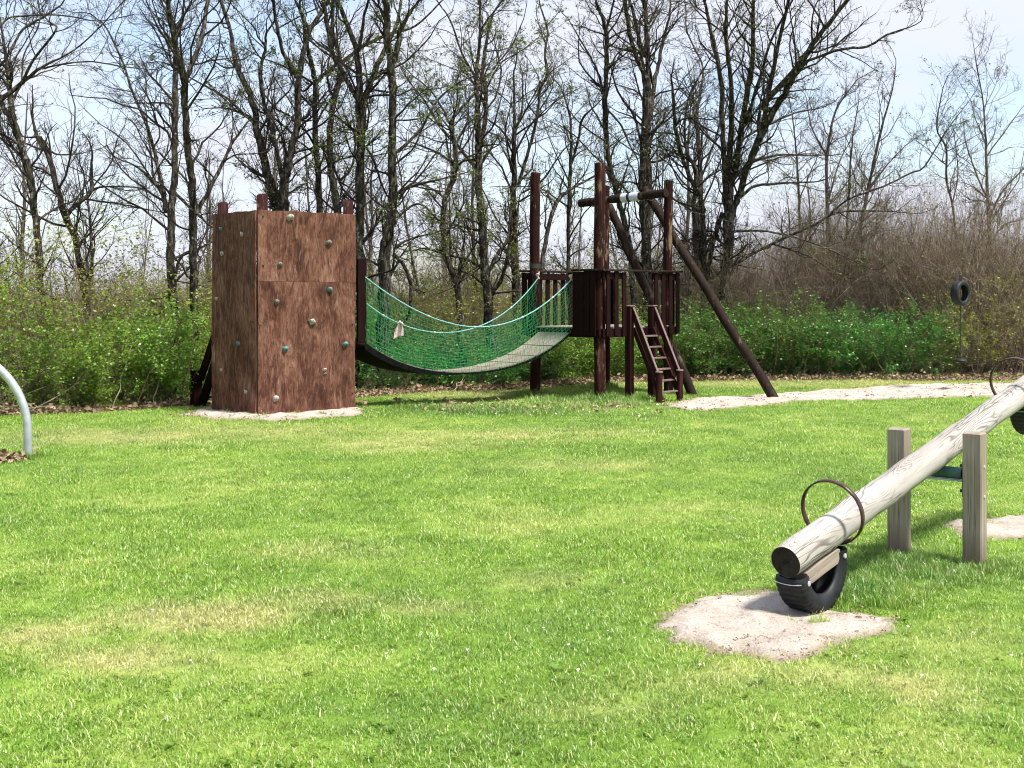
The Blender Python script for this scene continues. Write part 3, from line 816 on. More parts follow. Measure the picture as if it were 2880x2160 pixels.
# crossbeam with taped band, two slanting braces
A0 = PP(-.42, WB - .16, 3.13); A1 = PP(WA + .07, WB - .16, 3.215)
m = MB()
pp = [A0.lerp(A1, k / 8) for k in range(9)]
m.tube(pp, [.068 + .004 * math.sin(k * 1.9) for k in range(9)], 14)
beam = m.build('crossbeam', 'brace_brown', pt, A0)
for f0, f1 in ((.505, .575), (.605, .70)):
    m = MB(); m.tube([A0.lerp(A1, f0), A0.lerp(A1, (f0 + f1) / 2), A0.lerp(A1, f1)], [.0745, .0755, .0745], 16); sub(m, 'tape_band', 'tape_pale', beam, A0)
m = MB(); m.tube([A0.lerp(A1, .576), A0.lerp(A1, .604)], .077, 16); sub(m, 'steel_band', 'dark_steel', beam, A0)
for (top, foot) in ((PP(-.05, WB + .17, 3.09), Vector((2.94, 20.20, -.08))), (Vector((2.20, 20.82, 3.34)), Vector((4.06, 19.02, -.12)))):
    m = MB(); d = foot - top
    pts = [top + d * (k / 8) + Vector((.012 * math.sin(k * 2.1), .01 * math.cos(k * 1.3), 0)) for k in range(9)]
    m.tube(pts, [.078 - .001 * k for k in range(9)][::-1], 14)
    m.build('brace', 'brace_brown', pt, top)
# ladder on the right-hand side
tops = (PP(WA + .16, .56, 0), PP(WA + .16, 1.18, 0))
run = .50
for k, tp in enumerate(tops):
    foot = tp + U * run
    zf = gz(foot.x, foot.y)
    m = MB(); m.box(tp + UP * .68, (.105, .105, 1.42), (U, Vv, UP), .008); post = m.build('ladder_post', 'ladder_red', pt, tp)
    m = MB(); m.box(tp + UP * 1.400, (.135, .135, .022), (U, Vv, UP), .006); sub(m, 'cap', 'cap_grey', post, tp)
    nw = foot + U * .05 + Vv * (-.02 if k == 0 else -.06)
    m = MB(); m.tube([(nw.x, nw.y, zf - .1), (nw.x, nw.y, .40)], [.052, .049], 12); npst = m.build('newel_post', 'ladder_red', pt, nw)
    m = MB(); m.tube([(nw.x, nw.y, .400), (nw.x, nw.y, .418), (nw.x, nw.y, .424)], [.057, .057, .047], 12); sub(m, 'cap', 'cap_grey', npst, nw)
    s = Vv * (.055 if k == 0 else -.055)
    beam_part('ladder_stringer', tp + s + UP * 1.06 + U * .04, foot + s + UP * (zf + .02) + U * .07, .040, .075, 'ladder_red', U)
    hr = beam_part('handrail', tp + s * .2 + UP * 1.36 + U * .03, foot + s * .2 + UP * (zf + .40) + U * .0, .040, .080, 'ladder_red', U)
    m = MB(); e = Vector((0, 0, .0)); q0 = tp + s * .2 + UP * 1.378 + U * .068; q1 = foot + s * .2 + UP * (zf + .418) + U * .038
    m.beam(q0, q1, .046, .010, U); sub(m, 'handrail_lit_edge', 'cap_grey', hr, q0)  # added pale strip, painting the light along the handrail's top edge
for i in range(6):
    f = (i + .75) / 6.3
    c = PP(WA + .16, .87, 0) + U * (run * f + .055) + UP * (1.06 - 1.06 * f)
    m = MB(); m.box(c, (.075, .50, .028), (U, Vv, UP), .005); m.build('rung', 'rung_wood', pt, c)

# ------------------------------------------------------------------ net bridge
BN0, BN1 = Vector((-2.0, 17.0, 0)), Vector((.894, 19.04, 0))
BF0, BF1 = Vector((-2.42, 17.50, 0)), Vector((.40, 19.46, 0))
def curve(ts, zs):
    ts = np.array(ts); zs = np.array(zs)
    co = np.polyfit(ts, zs, 4)
    return lambda t: float(np.polyval(co, t))
deck_z = curve([0, .126, .27, .415, .60, .796, .90, .943, 1], [.93, .69, .525, .45, .49, .625, .77, .85, 1.0])
near_z = curve([0, .126, .295, .45, .53, .69, .80, .86, 1], [1.81, 1.54, 1.26, 1.11, 1.105, 1.20, 1.32, 1.42, 1.80])
far_z = curve([0, .114, .273, .375, .513, .613, .71, .819, .906, 1], [1.83, 1.48, 1.17, 1.055, 1.0, 1.045, 1.14, 1.305, 1.49, 1.83])
nb = thing('net_bridge', tuple((BN0 + BF1) / 2), 'sagging plank bridge with green rope net sides between the climbing tower and the platform', 'rope bridge')
def bp(t, s, z):
    return BN0.lerp(BN1, t).lerp(BF0.lerp(BF1, t), s) + UP * z
NPL = 11
for i in range(NPL):
    t0 = i / NPL + .003; t1 = (i + 1) / NPL - .003
    m = MB(); vs = []; n = 5
    for k in range(n):
        t = t0 + (t1 - t0) * k / (n - 1); z = deck_z(t)
        for s in (.04, .96):
            vs += [bp(t, s, z + .012), bp(t, s, z - .016)]
    fs = []
    for k in range(n - 1):
        a = k * 4; b = a + 4
        fs += [(a, a + 2, b + 2, b), (a + 1, b + 1, b + 3, a + 3), (a, b, b + 1, a + 1), (a + 2, a + 3, b + 3, b + 2)]
    fs += [(0, 1, 3, 2), ((n - 1) * 4, (n - 1) * 4 + 2, (n - 1) * 4 + 3, (n - 1) * 4 + 1)]
    m.add(vs, fs); m.build('deck_plank', 'deck_wood', nb, bp(t0, .5, 0))
m = MB(); vs = []; n = 41  # added black sheet: paints the deck's underside as deep shade, thicker at left
for k in range(n):
    t = k / (n - 1); z = deck_z(t) - .003
    for s in (-.005, 1.005):
        vs += [bp(t, s, z), bp(t, s, z - .026 - .08 * max(0, 1 - t / .45))]
fs = []
for k in range(n - 1):
    a = k * 4; b = a + 4
    fs += [(a, a + 2, b + 2, b), (a + 1, b + 1, b + 3, a + 3), (a, b, b + 1, a + 1), (a + 2, a + 3, b + 3, b + 2)]
m.add(vs, fs); m.build('underside_shade', 'shade_black', nb, bp(0, .5, .9))
for s, fz in ((0.0, near_z), (1.0, far_z)):
    K = 60
    m = MB(); m.tube([bp(k / K, s, fz(k / K)) for k in range(K + 1)], [.0095 + .0012 * (k % 2) for k in range(K + 1)], 6); rope = m.build('handrail_rope', 'rope_teal', nb, bp(0, s, 0))
    # lashings wound round the rope
    for t in ([.28, .5, .62, .74, .9] if s == 0 else [.2, .45, .66, .85]):
        c = bp(t, s, fz(t)); c2 = bp(t + .008, s, fz(t + .008)); m = MB(); m.tube([c, c2], .015, 8); sub(m, 'lashing', 'rope_pale', rope, c)
    # pale knot at the platform end
    e = bp(1.0, s, fz(1.0)); m = MB()
    kn = [e + Vector((.02 * math.cos(a * 1.3), .02 * math.sin(a), .035 * math.sin(a * .6) + .012 * a)) for a in np.linspace(0, 9, 28)]
    m.tube(kn, .013, 6); sub(m, 'knot', 'rope_pale', rope, e)
    m = MB(); e2 = (PP(.13, -.06, 1.93) if s == 1 else PP(.86, -.145, 1.90)); m.tube([e, (e + e2) / 2 + Vector((0, 0, .02)), e2], .010, 6); sub(m, 'rope_tail', 'rope_pale', rope, e)
    # the net: upright and lengthwise strands
    K = 84; P = []; 
    NU = 80
    rgn = np.random.default_rng(5 + int(s))
    for i in range(NU + 1):
        t = i / NU
        zt = fz(t); zb = deck_z(t) - .02
        q = []
        for k in range(9):
            f = k / 8
            bulge = .05 * math.sin(f * math.pi) * (1 if s else -1)
            c = bp(t + .004 * math.sin(i * 2.3 + k * 1.9), s, zt + (zb - zt) * f)
            q.append(c + (BF0 - BN0).normalized() * bulge)
        P.append([tuple(c) for c in q])
    P = np.array(P)
    v1, f1 = tubes(P, np.full(P.shape[:2], .0025), 3)
    rows = []
    for k in range(0, 15):
        f = k / 14
        bulge = .05 * math.sin(f * math.pi) * (1 if s else -1)
        rows.append([tuple(bp(i / 120, s, fz(i / 120) + (deck_z(i / 120) - .02 - fz(i / 120)) * f + .004 * math.sin(i * 1.7 + k * 2.2)) + (BF0 - BN0).normalized() * bulge) for i in range(121)])
    P2 = np.array(rows)
    v2, f2 = tubes(P2, np.full(P2.shape[:2], .0025), 3)
    Vn, Fn = merge([(v1, f1), (v2, f2)])
    net = np_obj('side_net', Vn - np.array(nb.location), Fn, 'net_green', nb)
    # loose strands that hang below the deck edge
    m = MB()
    for t in np.arange(.05, .97, .022):
        a = bp(t, s, deck_z(t) - .01); b = bp(t + .012, s + (.12 if s == 0 else -.12), deck_z(t) - .055 - .02 * rng0.random())
        m.tube([a, b], .0022, 3, cap=False)
    q = [bp(t, .12 if s == 0 else .88, deck_z(t) - .06) for t in np.arange(.03, .98, .03)]
    m.tube(q, .004, 4); m.build('under_net', 'net_green', nb, bp(.5, s, 0))
# a rag tied on the far rope
c = bp(.285, 1.0, far_z(.285)); c = c + Vector((0, -.03, 0))
rg_ = thing('rag', tuple(c), 'pale pink rag knotted on the far handrail rope of the bridge', 'rag')
m = MB(); n = 9; vs = []
for j in range(7):
    for i in range(n):
        s = i / (n - 1) - .5; f = j / 6
        vs.append(c + Vector((s * (.03 + .11 * math.sin(min(1, f * 1.3) * 1.7)) - .02 * f, .025 * math.sin(s * 9 + f * 3), .03 - .20 * f - .05 * abs(s) * f + .05 * s * f)))
m.add(vs, [(j * n + i, j * n + i + 1, (j + 1) * n + i + 1, (j + 1) * n + i) for j in range(6) for i in range(n - 1)], True)
m.build('hanging_cloth', 'cloth_pink', rg_, c)
m = MB(); m.tube([c + Vector((-.035, 0, .0)), c + Vector((0, -.01, .03)), c + Vector((.035, 0, .0)), c + Vector((0, .05, -.01))], [.014, .024, .02, .012], 8); m.build('tied_knot', 'cloth_pink', rg_, c)

# ------------------------------------------------------------------ seesaw
SA = Vector((1.324, 6.05, .262)); SM = Vector((2.484, 7.305, .633)); SD = (SM - SA); SL = SD.length; SD.normalize()
AX = Vector((SD.y, -SD.x, 0)).normalized()           # across the log, towards the camera's right
NU_ = AX.cross(SD).normalized()
if NU_.z < 0: NU_ = -NU_
ss = thing('seesaw', (SM.x, SM.y, 0), 'weathered grey log seesaw between two square posts, its near end resting on a half tyre', 'seesaw')
mw = Matrix.Translation(SA) @ Matrix((AX, NU_, SD)).transposed().to_4x4()
m = MB(); K = 40; LL = 2 * SL
pts = [SA + SD * (LL * k / K) + NU_ * (.003 * math.sin(k * .9)) for k in range(K + 1)]
rr = [.083 - .004 * k / K + .0015 * math.sin(k * 1.7) for k in range(K + 1)]
rr[0] = .079; rr[1] = .0835
m.tube(pts, rr, 36, cap=False)
log = m.build('log_beam', 'log_grey', ss, mw)
for e, sg in ((SA, -1), (SA + SD * LL, 1)):
    m = MB(); seg = 24; vs = []
    for j in range(5):
        for k in range(seg):
            a = 2 * math.pi * k / seg; r = (.0785 if sg < 0 else .0775) * (1 - j * .22) * (1 + (.03 * math.sin(a * 5 + j) if j else 0))
            vs.append(e + (AX * math.cos(a) + NU_ * math.sin(a)) * r - SD * sg * (.003 + (0.007 * (j > 0) + .006 * math.sin(a * 3 + j * 2) * (j > 0))))
    fs = [(j * seg + k, j * seg + (k + 1) % seg, (j + 1) * seg + (k + 1) % seg, (j + 1) * seg + k) for j in range(4) for k in range(seg)] + [tuple(range(4 * seg, 5 * seg))]
    m.add(vs, fs, True); sub(m, 'rotten_end', 'log_end', log, e)
for (p, h) in (((2.652, 7.165), .770), ((2.308, 7.452), .764)):
    fx = Vector((-.60, -.80, 0)); fy = Vector((.80, -.60, 0)); c = Vector((p[0], p[1], 0))
    m = MB(); m.box(c + UP * (h / 2 - .1), (.108, .108, h + .2), (fx, fy, UP), .007)
    po = m.build('upright_post', 'post_grey', ss, Matrix.Translation(c) @ Matrix((fx, fy, UP)).transposed().to_4x4())
    for z in (.575, .405):
        bolt(c + fy * .0535 + UP * z - fx * .0, fy, .011, 'zinc', po, .006)
# axle: green pipe on a bracket bar between the posts
aa = (Vector((2.652, 7.165, 0)) - Vector((2.308, 7.452, 0))).normalized()
mid = Vector((2.48, 7.308, 0))
m = MB(); pz = .633 - .083 - .022
for r_ in ((.034, -.155, .155),):
    a0 = mid + aa * r_[1] + UP * pz; a1 = mid + aa * r_[2] + UP * pz
    m.tube([a0, a1], r_[0], 18, cap=False); m.tube([a1, a0], r_[0] - .007, 18, cap=False)
    for e, d in ((a0, -aa), (a1, aa)):
        x = d.cross(UP).normalized(); seg = 18
        vs = [e + (x * math.cos(2 * math.pi * k / seg) + UP * math.sin(2 * math.pi * k / seg)) * rr_ for rr_ in (.034, .027) for k in range(seg)]
        m.add(vs, [(k, (k + 1) % seg, seg + (k + 1) % seg, seg + k) for k in range(seg)])
m.build('axle_pipe', 'green_steel', ss, mid + UP * pz)
m = MB(); m.beam(mid - aa * .172 + UP * (pz - .042), mid + aa * .172 + UP * (pz - .042), .045, .010); m.build('bracket_bar', 'galvanised', ss, mid + UP * (pz - .05))
for sg in (-1, 1):
    c = mid + aa * (sg * .167) + UP * (pz - .03)
    m = MB(); m.box(c, (.008, .07, .20), (aa, aa.cross(UP), UP), .002); pm = m.build('bracket_plate', 'dark_steel', ss, c)
    for dz in (-.07, .075):
        m = MB(); e = c + UP * dz - aa * (sg * .004); m.tube([e, e - aa * (sg * .022)], .009, 6, smooth=False); sub(m, 'nut', 'dark_steel', pm, e)
def hoop(dist):
    c = SA + SD * dist + NU_ * .083; Rr_ = .168
    m = MB(); seg = 48; w, th = .0135, .0042; vs = []
    for k in range(seg):
        a = 2 * math.pi * k / seg; e = AX * math.cos(a) + NU_ * math.sin(a)
        for (dw, dr_) in ((-w, -th), (w, -th), (w, th), (-w, th)):
            vs.append(c + e * (Rr_ + dr_) + SD * dw)
    fs = []
    for k in range(seg):
        j = (k + 1) % seg
        for q in range(4):
            fs.append((k * 4 + q, k * 4 + (q + 1) % 4, j * 4 + (q + 1) % 4, j * 4 + q))
    m.add(vs, fs, True)
    h = m.build('hoop_handle', 'brown_steel', ss, c)
    for ang in (-62, -118):
        e = c + (AX * math.cos(R(ang)) + NU_ * math.sin(R(ang))) * (Rr_ - .008)
        m = MB(); o_ = (AX * math.cos(R(ang)) + NU_ * math.sin(R(ang)))
        m.box(e, (.034, .055, .012), (SD, o_.cross(SD), o_), .003)
        cl = sub(m, 'clamp', 'brown_steel', h, e)
        for q in (-.018, .018):
            b = e + o_.cross(SD) * q; m = MB(); m.tube([b, b + o_ * .018], .007, 6, smooth=False); sub(m, 'clamp_bolt', 'zinc', h, b)
hoop(.49); hoop(LL - .49)
def half_tyre(dist, sgn):
    c = SA + SD * dist - NU_ * .096
    prof = [(.244, .0), (.243, .055), (.232, .074), (.205, .084), (.170, .078), (.147, .064), (.142, .052), (.150, .048), (.175, .060), (.205, .066), (.222, .055), (.226, .0)]
    loop = prof + [(r, -w) for r, w in prof[::-1] if w > 0]
    seg = 72; n = len(loop); vs = []
    for k in range(seg + 1):
        a = R(178) + R(184) * k / seg
        e = SD * math.cos(a) + NU_ * math.sin(a)
        for (r, w) in loop:
            rr_ = r
            if r > .228 and k % 3 == 0: rr_ = r - .010       # tread lugs
            vs.append(c + e * rr_ + AX * w)
    fs = [(k * n + i, k * n + (i + 1) % n, (k + 1) * n + (i + 1) % n, (k + 1) * n + i) for k in range(seg) for i in range(n)]
    m = MB(); m.add(vs, fs, True); m.add(vs[:n], [tuple(range(n))]); m.add(vs[seg * n:], [tuple(range(n - 1, -1, -1))])
    ty = m.build('half_tyre', 'rubber', ss, c)
    # inner wooden block the tyre is screwed to
    m = MB(); b0 = c - NU_ * .008
    w = .068; prof2 = [(-.168, .028), (.168, .028), (.155, -.015), (.135, -.036), (-.135, -.036), (-.155, -.015)]
    vs = [b0 + SD * x + NU_ * y + AX * (w * s) for s in (-1, 1) for x, y in prof2]
    n6 = 6; m.add(vs, [tuple(range(5, -1, -1)), tuple(range(6, 12))] + [(i, (i + 1) % 6, 6 + (i + 1) % 6, 6 + i) for i in range(6)])
    sub(m, 'mounting_block', 'post_grey', ty, Matrix.Translation(b0) @ Matrix((AX, NU_, SD)).transposed().to_4x4())
    for x in (-.186, .186):
        e = c + SD * x - NU_ * .022 + AX * .080; bolt(e, AX, .014, 'zinc', ty, .008)
    m = MB(); q = [c - SD * .245 + AX * y - NU_ * (.006 + .012 * math.cos(y * 18)) for y in np.linspace(-.075, .075, 9)]; m.tube(q, .003, 5); sub(m, 'wire_tie', 'zinc', ty, q[0])
half_tyre(.24, -1); half_tyre(LL - .24, 1)

# ------------------------------------------------------------------ galvanised arch at the left edge
AB = Vector((-4.66, 12.03, 0))
pts = [AB + Vector((0, 0, -.2)), AB + Vector((0, 0, .1)), AB + Vector((.0, 0, .24))]
RA = .82
for k in range(1, 31):
    a = math.pi * k / 30
    pts.append(AB + Vector((-RA + RA * math.cos(a), 0, .24 + RA * math.sin(a))))
pts += [AB + Vector((-2 * RA, 0, .1)), AB + Vector((-2 * RA, 0, -.2))]
m = MB(); m.tube(pts, .040, 20)
tag(m.build('steel_arch', 'galvanised', None, AB), 'curved galvanised steel tube arch rising from the lawn at the left edge', 'steel arch')

# ------------------------------------------------------------------ zip line
ZC = Vector((7.32, 20.40, 1.60))
cab0 = A0.lerp(A1, .65) + Vector((.02, -.02, .0)); cab1 = Vector((12.4, 20.15, 2.75))
hang = ZC + Vector((0, 0, .30))
m = MB(); pts = [cab0.lerp(hang, k / 10) - UP * (.05 * math.sin(math.pi * k / 10)) for k in range(11)] + [hang.lerp(cab1, k / 8) for k in range(1, 9)]
m.tube(pts, .0035, 5)
tag(m.build('zip_line_cable', 'dark_steel', None, cab0), 'thin steel cable running right from the platform crossbeam over the sand track', 'cable')
zs = thing("tyre_swing", (ZC.x, ZC.y, .45), 'black tyre with a rod and round seat hanging over the sand track at right', "tyre swing")
ta = Vector((.62, -.785, 0))                       # tyre axis
prof = [(.205, .0), (.204, .050), (.190, .066), (.165, .070), (.140, .060), (.128, .046), (.140, .042), (.170, .052), (.186, .044), (.190, 0)]
loop = prof + [(r, -w) for r, w in prof[::-1] if w > 0]
seg = 36; n = len(loop); vs = []
tx = ta.cross(UP).normalized()
for k in range(seg):
    a = 2 * math.pi * k / seg
    for (r, w) in loop:
        vs.append(ZC + (tx * math.cos(a) + UP * math.sin(a)) * (r - (.004 if r > .198 and k % 2 else 0)) + ta * w)
fs = [(k * n + i, k * n + (i + 1) % n, ((k + 1) % seg) * n + (i + 1) % n, ((k + 1) % seg) * n + i) for k in range(seg) for i in range(n)]
m = MB(); m.add(vs, fs, True); m.build('tyre', 'rubber', zs, ZC)
m = MB(); m.tube([ZC - UP * .20, ZC - UP * .60, (ZC.x, ZC.y, .50)], .0125, 8); m.build('rod', 'dark_steel', zs, ZC - UP * .2)
m = MB(); m.tube([(ZC.x, ZC.y, .475), (ZC.x, ZC.y, .485), (ZC.x, ZC.y, .51), (ZC.x, ZC.y, .53)], [.06, .105, .10, .03], 18); m.build('seat', 'rubber', zs, (ZC.x, ZC.y, .5))
m = MB(); m.box(hang - UP * .045, (.05, .02, .11), None, .004); m.build('trolley', 'dark_steel', zs, hang)
ze = thing('zip_line_support', (12.4, 20.15, 0), 'log A-frame holding the far end of the cable beyond the right edge', 'support frame')
for s in (-1, 1):
    m = MB(); m.tube([(12.4, 20.15 + .06 * s, 2.95), (12.4, 20.15 + .9 * s, -.1)], .075, 12); m.build('leg', 'brace_brown', ze, (12.4, 20.15, 0))
m = MB(); m.tube([(12.4, 19.95, 2.75), (12.4, 20.35, 2.75)], .06, 12); m.build('crosspiece', 'brace_brown', ze, (12.4, 20.15, 2.7))
TREES = [
 ('dark twin-stemmed tree leaning left at the left edge, with a broken stub limb', 19.2, [
  [(-7.17,1.8,0.062),(-7.23,2.69,0.062),(-7.3,3.29,0.068),(-7.42,3.79,0.068),(-7.55,4.18,0.065),(-7.59,4.44,0.053),(-7.64,4.86,0.041),(-7.69,5.12,0.03),(-7.78,5.51,0.021),(-7.86,5.8,0.015)],
  [(-6.8,2.25,0.059),(-7.01,2.81,0.062),(-7.15,3.26,0.053),(-7.27,3.73,0.05),(-7.45,4.03,0.039),(-7.51,4.2,0.03)],
  [(-6.99,2.81,0.044),(-6.83,3.02,0.044),(-6.65,3.21,0.041),(-6.67,3.43,0.036),(-6.68,3.58,0.033)],
  [(-6.65,3.21,0.024),(-6.53,3.27,0.019),(-6.21,3.29,0.015),(-5.88,3.26,0.012),(-5.61,3.11,0.007)],
  [(-7.57,4.2,0.05),(-7.73,4.41,0.044),(-7.86,4.68,0.039),(-7.98,4.98,0.03)],
  [(-7.58,4.5,0.027),(-7.48,4.83,0.021),(-7.51,5.27,0.015),(-7.36,5.75,0.012),(-7.39,6.1,0.009)],
  [(-7.42,4.06,0.027),(-7.27,3.82,0.018),(-6.98,3.82,0.01),(-6.71,3.91,0.006)],
 ]),
 ('tree standing off the left edge whose long limbs reach in over the lawn', 17.6, [
  [(-7.62,1.65,0.06),(-7.54,2.73,0.054),(-7.4,3.55,0.046),(-7.21,3.85,0.038),(-6.94,4.2,0.038),(-6.64,4.45,0.035),(-6.39,4.66,0.022),(-6.01,4.88,0.014),(-5.69,5.18,0.011),(-5.23,5.72,0.007)],
  [(-6.64,4.45,0.027),(-6.48,4.72,0.023),(-6.12,5.12,0.018),(-6.19,5.22,0.012),(-6.39,5.42,0.008)],
  [(-6.39,4.64,0.016),(-6.12,4.72,0.014),(-5.77,4.77,0.011),(-5.36,4.72,0.01),(-5.04,4.7,0.007)],
  [(-7.54,3.28,0.038),(-7.37,4.36,0.03),(-7.21,4.66,0.024),(-7.05,4.91,0.023),(-6.91,5.31,0.022),(-6.67,5.5,0.018),(-6.42,5.69,0.014)],
  [(-7.37,4.91,0.019),(-7.21,5.45,0.016),(-6.94,5.56,0.014),(-6.48,5.61,0.012),(-6.04,5.57,0.01),(-5.58,5.72,0.007)],
  [(-7.37,4.5,0.027),(-7.1,4.77,0.022),(-7.18,5.07,0.019),(-7.24,5.45,0.014)],
 ]),
 ('tall straight tree with a long limb sweeping up left, second from the left', 18.6, [
  [(-5.05,1.25,0.089),(-5.18,2.08,0.075),(-5.21,2.8,0.069),(-5.19,3.38,0.06),(-5.21,3.95,0.057),(-5.25,4.58,0.055),(-5.29,5.24,0.049),(-5.31,5.59,0.046),(-5.37,5.84,0.029),(-5.41,5.96,0.026)],
  [(-5.3,5.59,0.034),(-5.24,5.79,0.033),(-5.18,5.96,0.032)],
  [(-5.27,2.83,0.052),(-5.35,3.15,0.043),(-5.5,3.32,0.037),(-5.64,3.45,0.023),(-5.78,3.55,0.016)],
  [(-5.31,3.09,0.04),(-5.47,3.66,0.034),(-5.64,4.18,0.029),(-5.9,4.72,0.024),(-6.07,5.16,0.02),(-6.38,5.76,0.014),(-6.59,5.96,0.011)],
  [(-5.5,3.4,0.019),(-5.61,3.75,0.016),(-5.81,4.18,0.014),(-5.98,4.58,0.013),(-6.21,4.87,0.01),(-6.33,5.01,0.007)],
  [(-5.51,3.86,0.017),(-5.42,4.06,0.014),(-5.55,4.44,0.013),(-5.65,4.72,0.013),(-5.67,4.93,0.011),(-5.84,5.18,0.009),(-6.01,5.27,0.006)],
  [(-5.18,3.15,0.029),(-4.95,2.92,0.024),(-4.75,2.74,0.019)],
  [(-5.15,3.49,0.02),(-4.95,3.26,0.016),(-4.78,2.92,0.011)],
 ]),
 ('forked tree with pale bark patches just left of the climbing tower', 18.8, [
  [(-4.76,1.25,0.075),(-4.74,2.09,0.07),(-4.71,2.67,0.07),(-4.7,3.25,0.065),(-4.71,3.83,0.058),(-4.71,4.41,0.058),(-4.68,4.61,0.058),(-4.74,5.02,0.041),(-4.77,5.43,0.038),(-4.76,5.83,0.029),(-4.77,6.01,0.026)],
  [(-4.67,4.61,0.046),(-4.58,4.99,0.041),(-4.51,5.34,0.041),(-4.49,5.72,0.038),(-4.47,6.01,0.035)],
  [(-4.65,2.76,0.038),(-4.49,3.11,0.036),(-4.29,3.54,0.03),(-4.14,3.86,0.022),(-3.94,4.15,0.013)],
  [(-4.29,3.54,0.016),(-4.11,3.63,0.013),(-3.85,3.64,0.009)],
  [(-4.76,5.83,0.02),(-4.65,5.86,0.017),(-4.55,6.01,0.013)],
  [(-4.74,2.23,0.032),(-4.92,2.12,0.026),(-4.99,1.83,0.026),(-5,1.48,0.026)],
  [(-4.69,4.76,0.02),(-4.87,4.85,0.015),(-5.01,4.9,0.009)],
  [(-4.71,2.52,0.017),(-4.92,2.58,0.015),(-5.18,2.79,0.012)],
 ]),
 ('wide V-forked dark tree rising behind the climbing tower', 21.0, [
  [(-3.86,2.9,0.107),(-3.83,3.45,0.094),(-3.78,3.68,0.088),(-3.7,4.1,0.075),(-3.62,4.52,0.071),(-3.62,4.97,0.065),(-3.62,5.3,0.062),(-3.52,5.81,0.052),(-3.46,6.07,0.052),(-3.3,6.33,0.045),(-3.2,6.53,0.039)],
  [(-3.87,3.55,0.049),(-3.98,4,0.045),(-4.11,4.45,0.042),(-4.27,4.97,0.041),(-4.33,5.43,0.036),(-4.27,5.88,0.028),(-4.27,6.11,0.023),(-4.14,6.33,0.018),(-4.07,6.53,0.013)],
  [(-3.64,5.26,0.042),(-3.85,5.65,0.037),(-3.93,6.14,0.034),(-3.94,6.53,0.028)],
  [(-3.46,6.07,0.031),(-3.56,6.33,0.028),(-3.62,6.53,0.021)],
  [(-3.72,4.52,0.029),(-3.49,4.58,0.032),(-3.39,4.78,0.019),(-3.2,4.84,0.011)],
  [(-4.27,5.91,0.019),(-4.4,6.04,0.016),(-4.46,6.2,0.015),(-4.79,6.53,0.01)],
 ]),
 ('leaning tree with scaly light bark, left stem behind the climbing tower', 21.4, [
  [(-4.02,2.99,0.099),(-4.18,3.65,0.089),(-4.35,4.24,0.073),(-4.43,4.77,0.059),(-4.61,5.2,0.053),(-4.81,5.63,0.048),(-4.91,6.13,0.038),(-5.04,6.52,0.038),(-5.11,6.75,0.033)],
  [(-4.43,4.51,0.023),(-4.84,4.91,0.021),(-5.18,5.1,0.018),(-5.54,5.3,0.012)],
  [(-4.35,4.31,0.023),(-4.09,4.77,0.018),(-3.82,5.04,0.013)],
  [(-4.78,5.53,0.023),(-5.01,5.53,0.017),(-5.34,5.76,0.01)],
 ]),
 ('slim tree behind the right half of the climbing tower, left of a pair', 21.8, [
  [(-3.35,2.95,0.067),(-3.41,4.03,0.061),(-3.43,4.7,0.054),(-3.43,5.3,0.054),(-3.53,5.71,0.047),(-3.58,5.98,0.037),(-3.63,6.38,0.03),(-3.77,6.72,0.02)],
  [(-3.41,5.27,0.037),(-3.23,5.47,0.034),(-2.96,5.64,0.034),(-2.62,5.88,0.034),(-2.19,6.11,0.032),(-1.68,6.28,0.022),(-1.21,6.72,0.015)],
  [(-3.43,5.3,0.024),(-3.67,5.14,0.02),(-3.77,5.44,0.017),(-3.9,5.67,0.013)],
 ]),
 ('slim tree behind the right half of the climbing tower, right of a pair', 20.6, [
  [(-2.92,2.87,0.079),(-2.97,3.25,0.076),(-3.05,3.73,0.07),(-3.08,4.37,0.06),(-3.02,4.84,0.054),(-2.92,5.32,0.045),(-2.96,5.7,0.043),(-3.07,6.02,0.041),(-3.1,6.43,0.035)],
  [(-2.91,3.48,0.027),(-2.7,3.73,0.024),(-2.64,4.14,0.019),(-2.54,4.62,0.013)],
  [(-3,4.91,0.032),(-3.11,5.1,0.025),(-3.13,5.48,0.019),(-3.02,5.86,0.014)],
 ]),
 ('straight dark trunk forking in three beside the right edge of the climbing tower', 20.2, [
  [(-2.46,1.97,0.097),(-2.43,2.91,0.084),(-2.42,3.53,0.084),(-2.4,4.16,0.078),(-2.42,4.65,0.084),(-2.43,4.97,0.062),(-2.46,5.4,0.053),(-2.56,5.71,0.048),(-2.71,6.09,0.041),(-2.79,6.34,0.033)],
  [(-2.43,4.64,0.05),(-2.56,4.87,0.045),(-2.74,5.18,0.042),(-2.87,5.43,0.042),(-2.98,5.87,0.041),(-3.04,6.24,0.034),(-3.07,6.4,0.031)],
  [(-2.45,5.43,0.031),(-2.4,5.59,0.03),(-2.34,5.96,0.026),(-2.23,6.34,0.022)],
  [(-2.38,4.65,0.065),(-2.27,4.87,0.059),(-2.15,5.25,0.05),(-1.99,5.62,0.039),(-1.87,5.93,0.033),(-1.81,6.34,0.026)],
  [(-2.49,3.75,0.019),(-2.59,3.91,0.014),(-2.74,4.41,0.011)],
  [(-2.31,3.91,0.022),(-2.18,3.66,0.022),(-2.09,3.38,0.019),(-1.99,3.16,0.016)],
 ]),
 ('thick straight tree left of centre above the rope bridge', 20.0, [
  [(-2.04,1.35,0.123),(-2.01,2.28,0.108),(-1.9,2.83,0.093),(-1.88,3.51,0.08),(-1.88,4.13,0.071),(-1.88,4.81,0.074),(-1.9,5.21,0.077),(-1.96,5.61,0.068),(-1.96,5.98,0.063),(-1.97,6.29,0.057)],
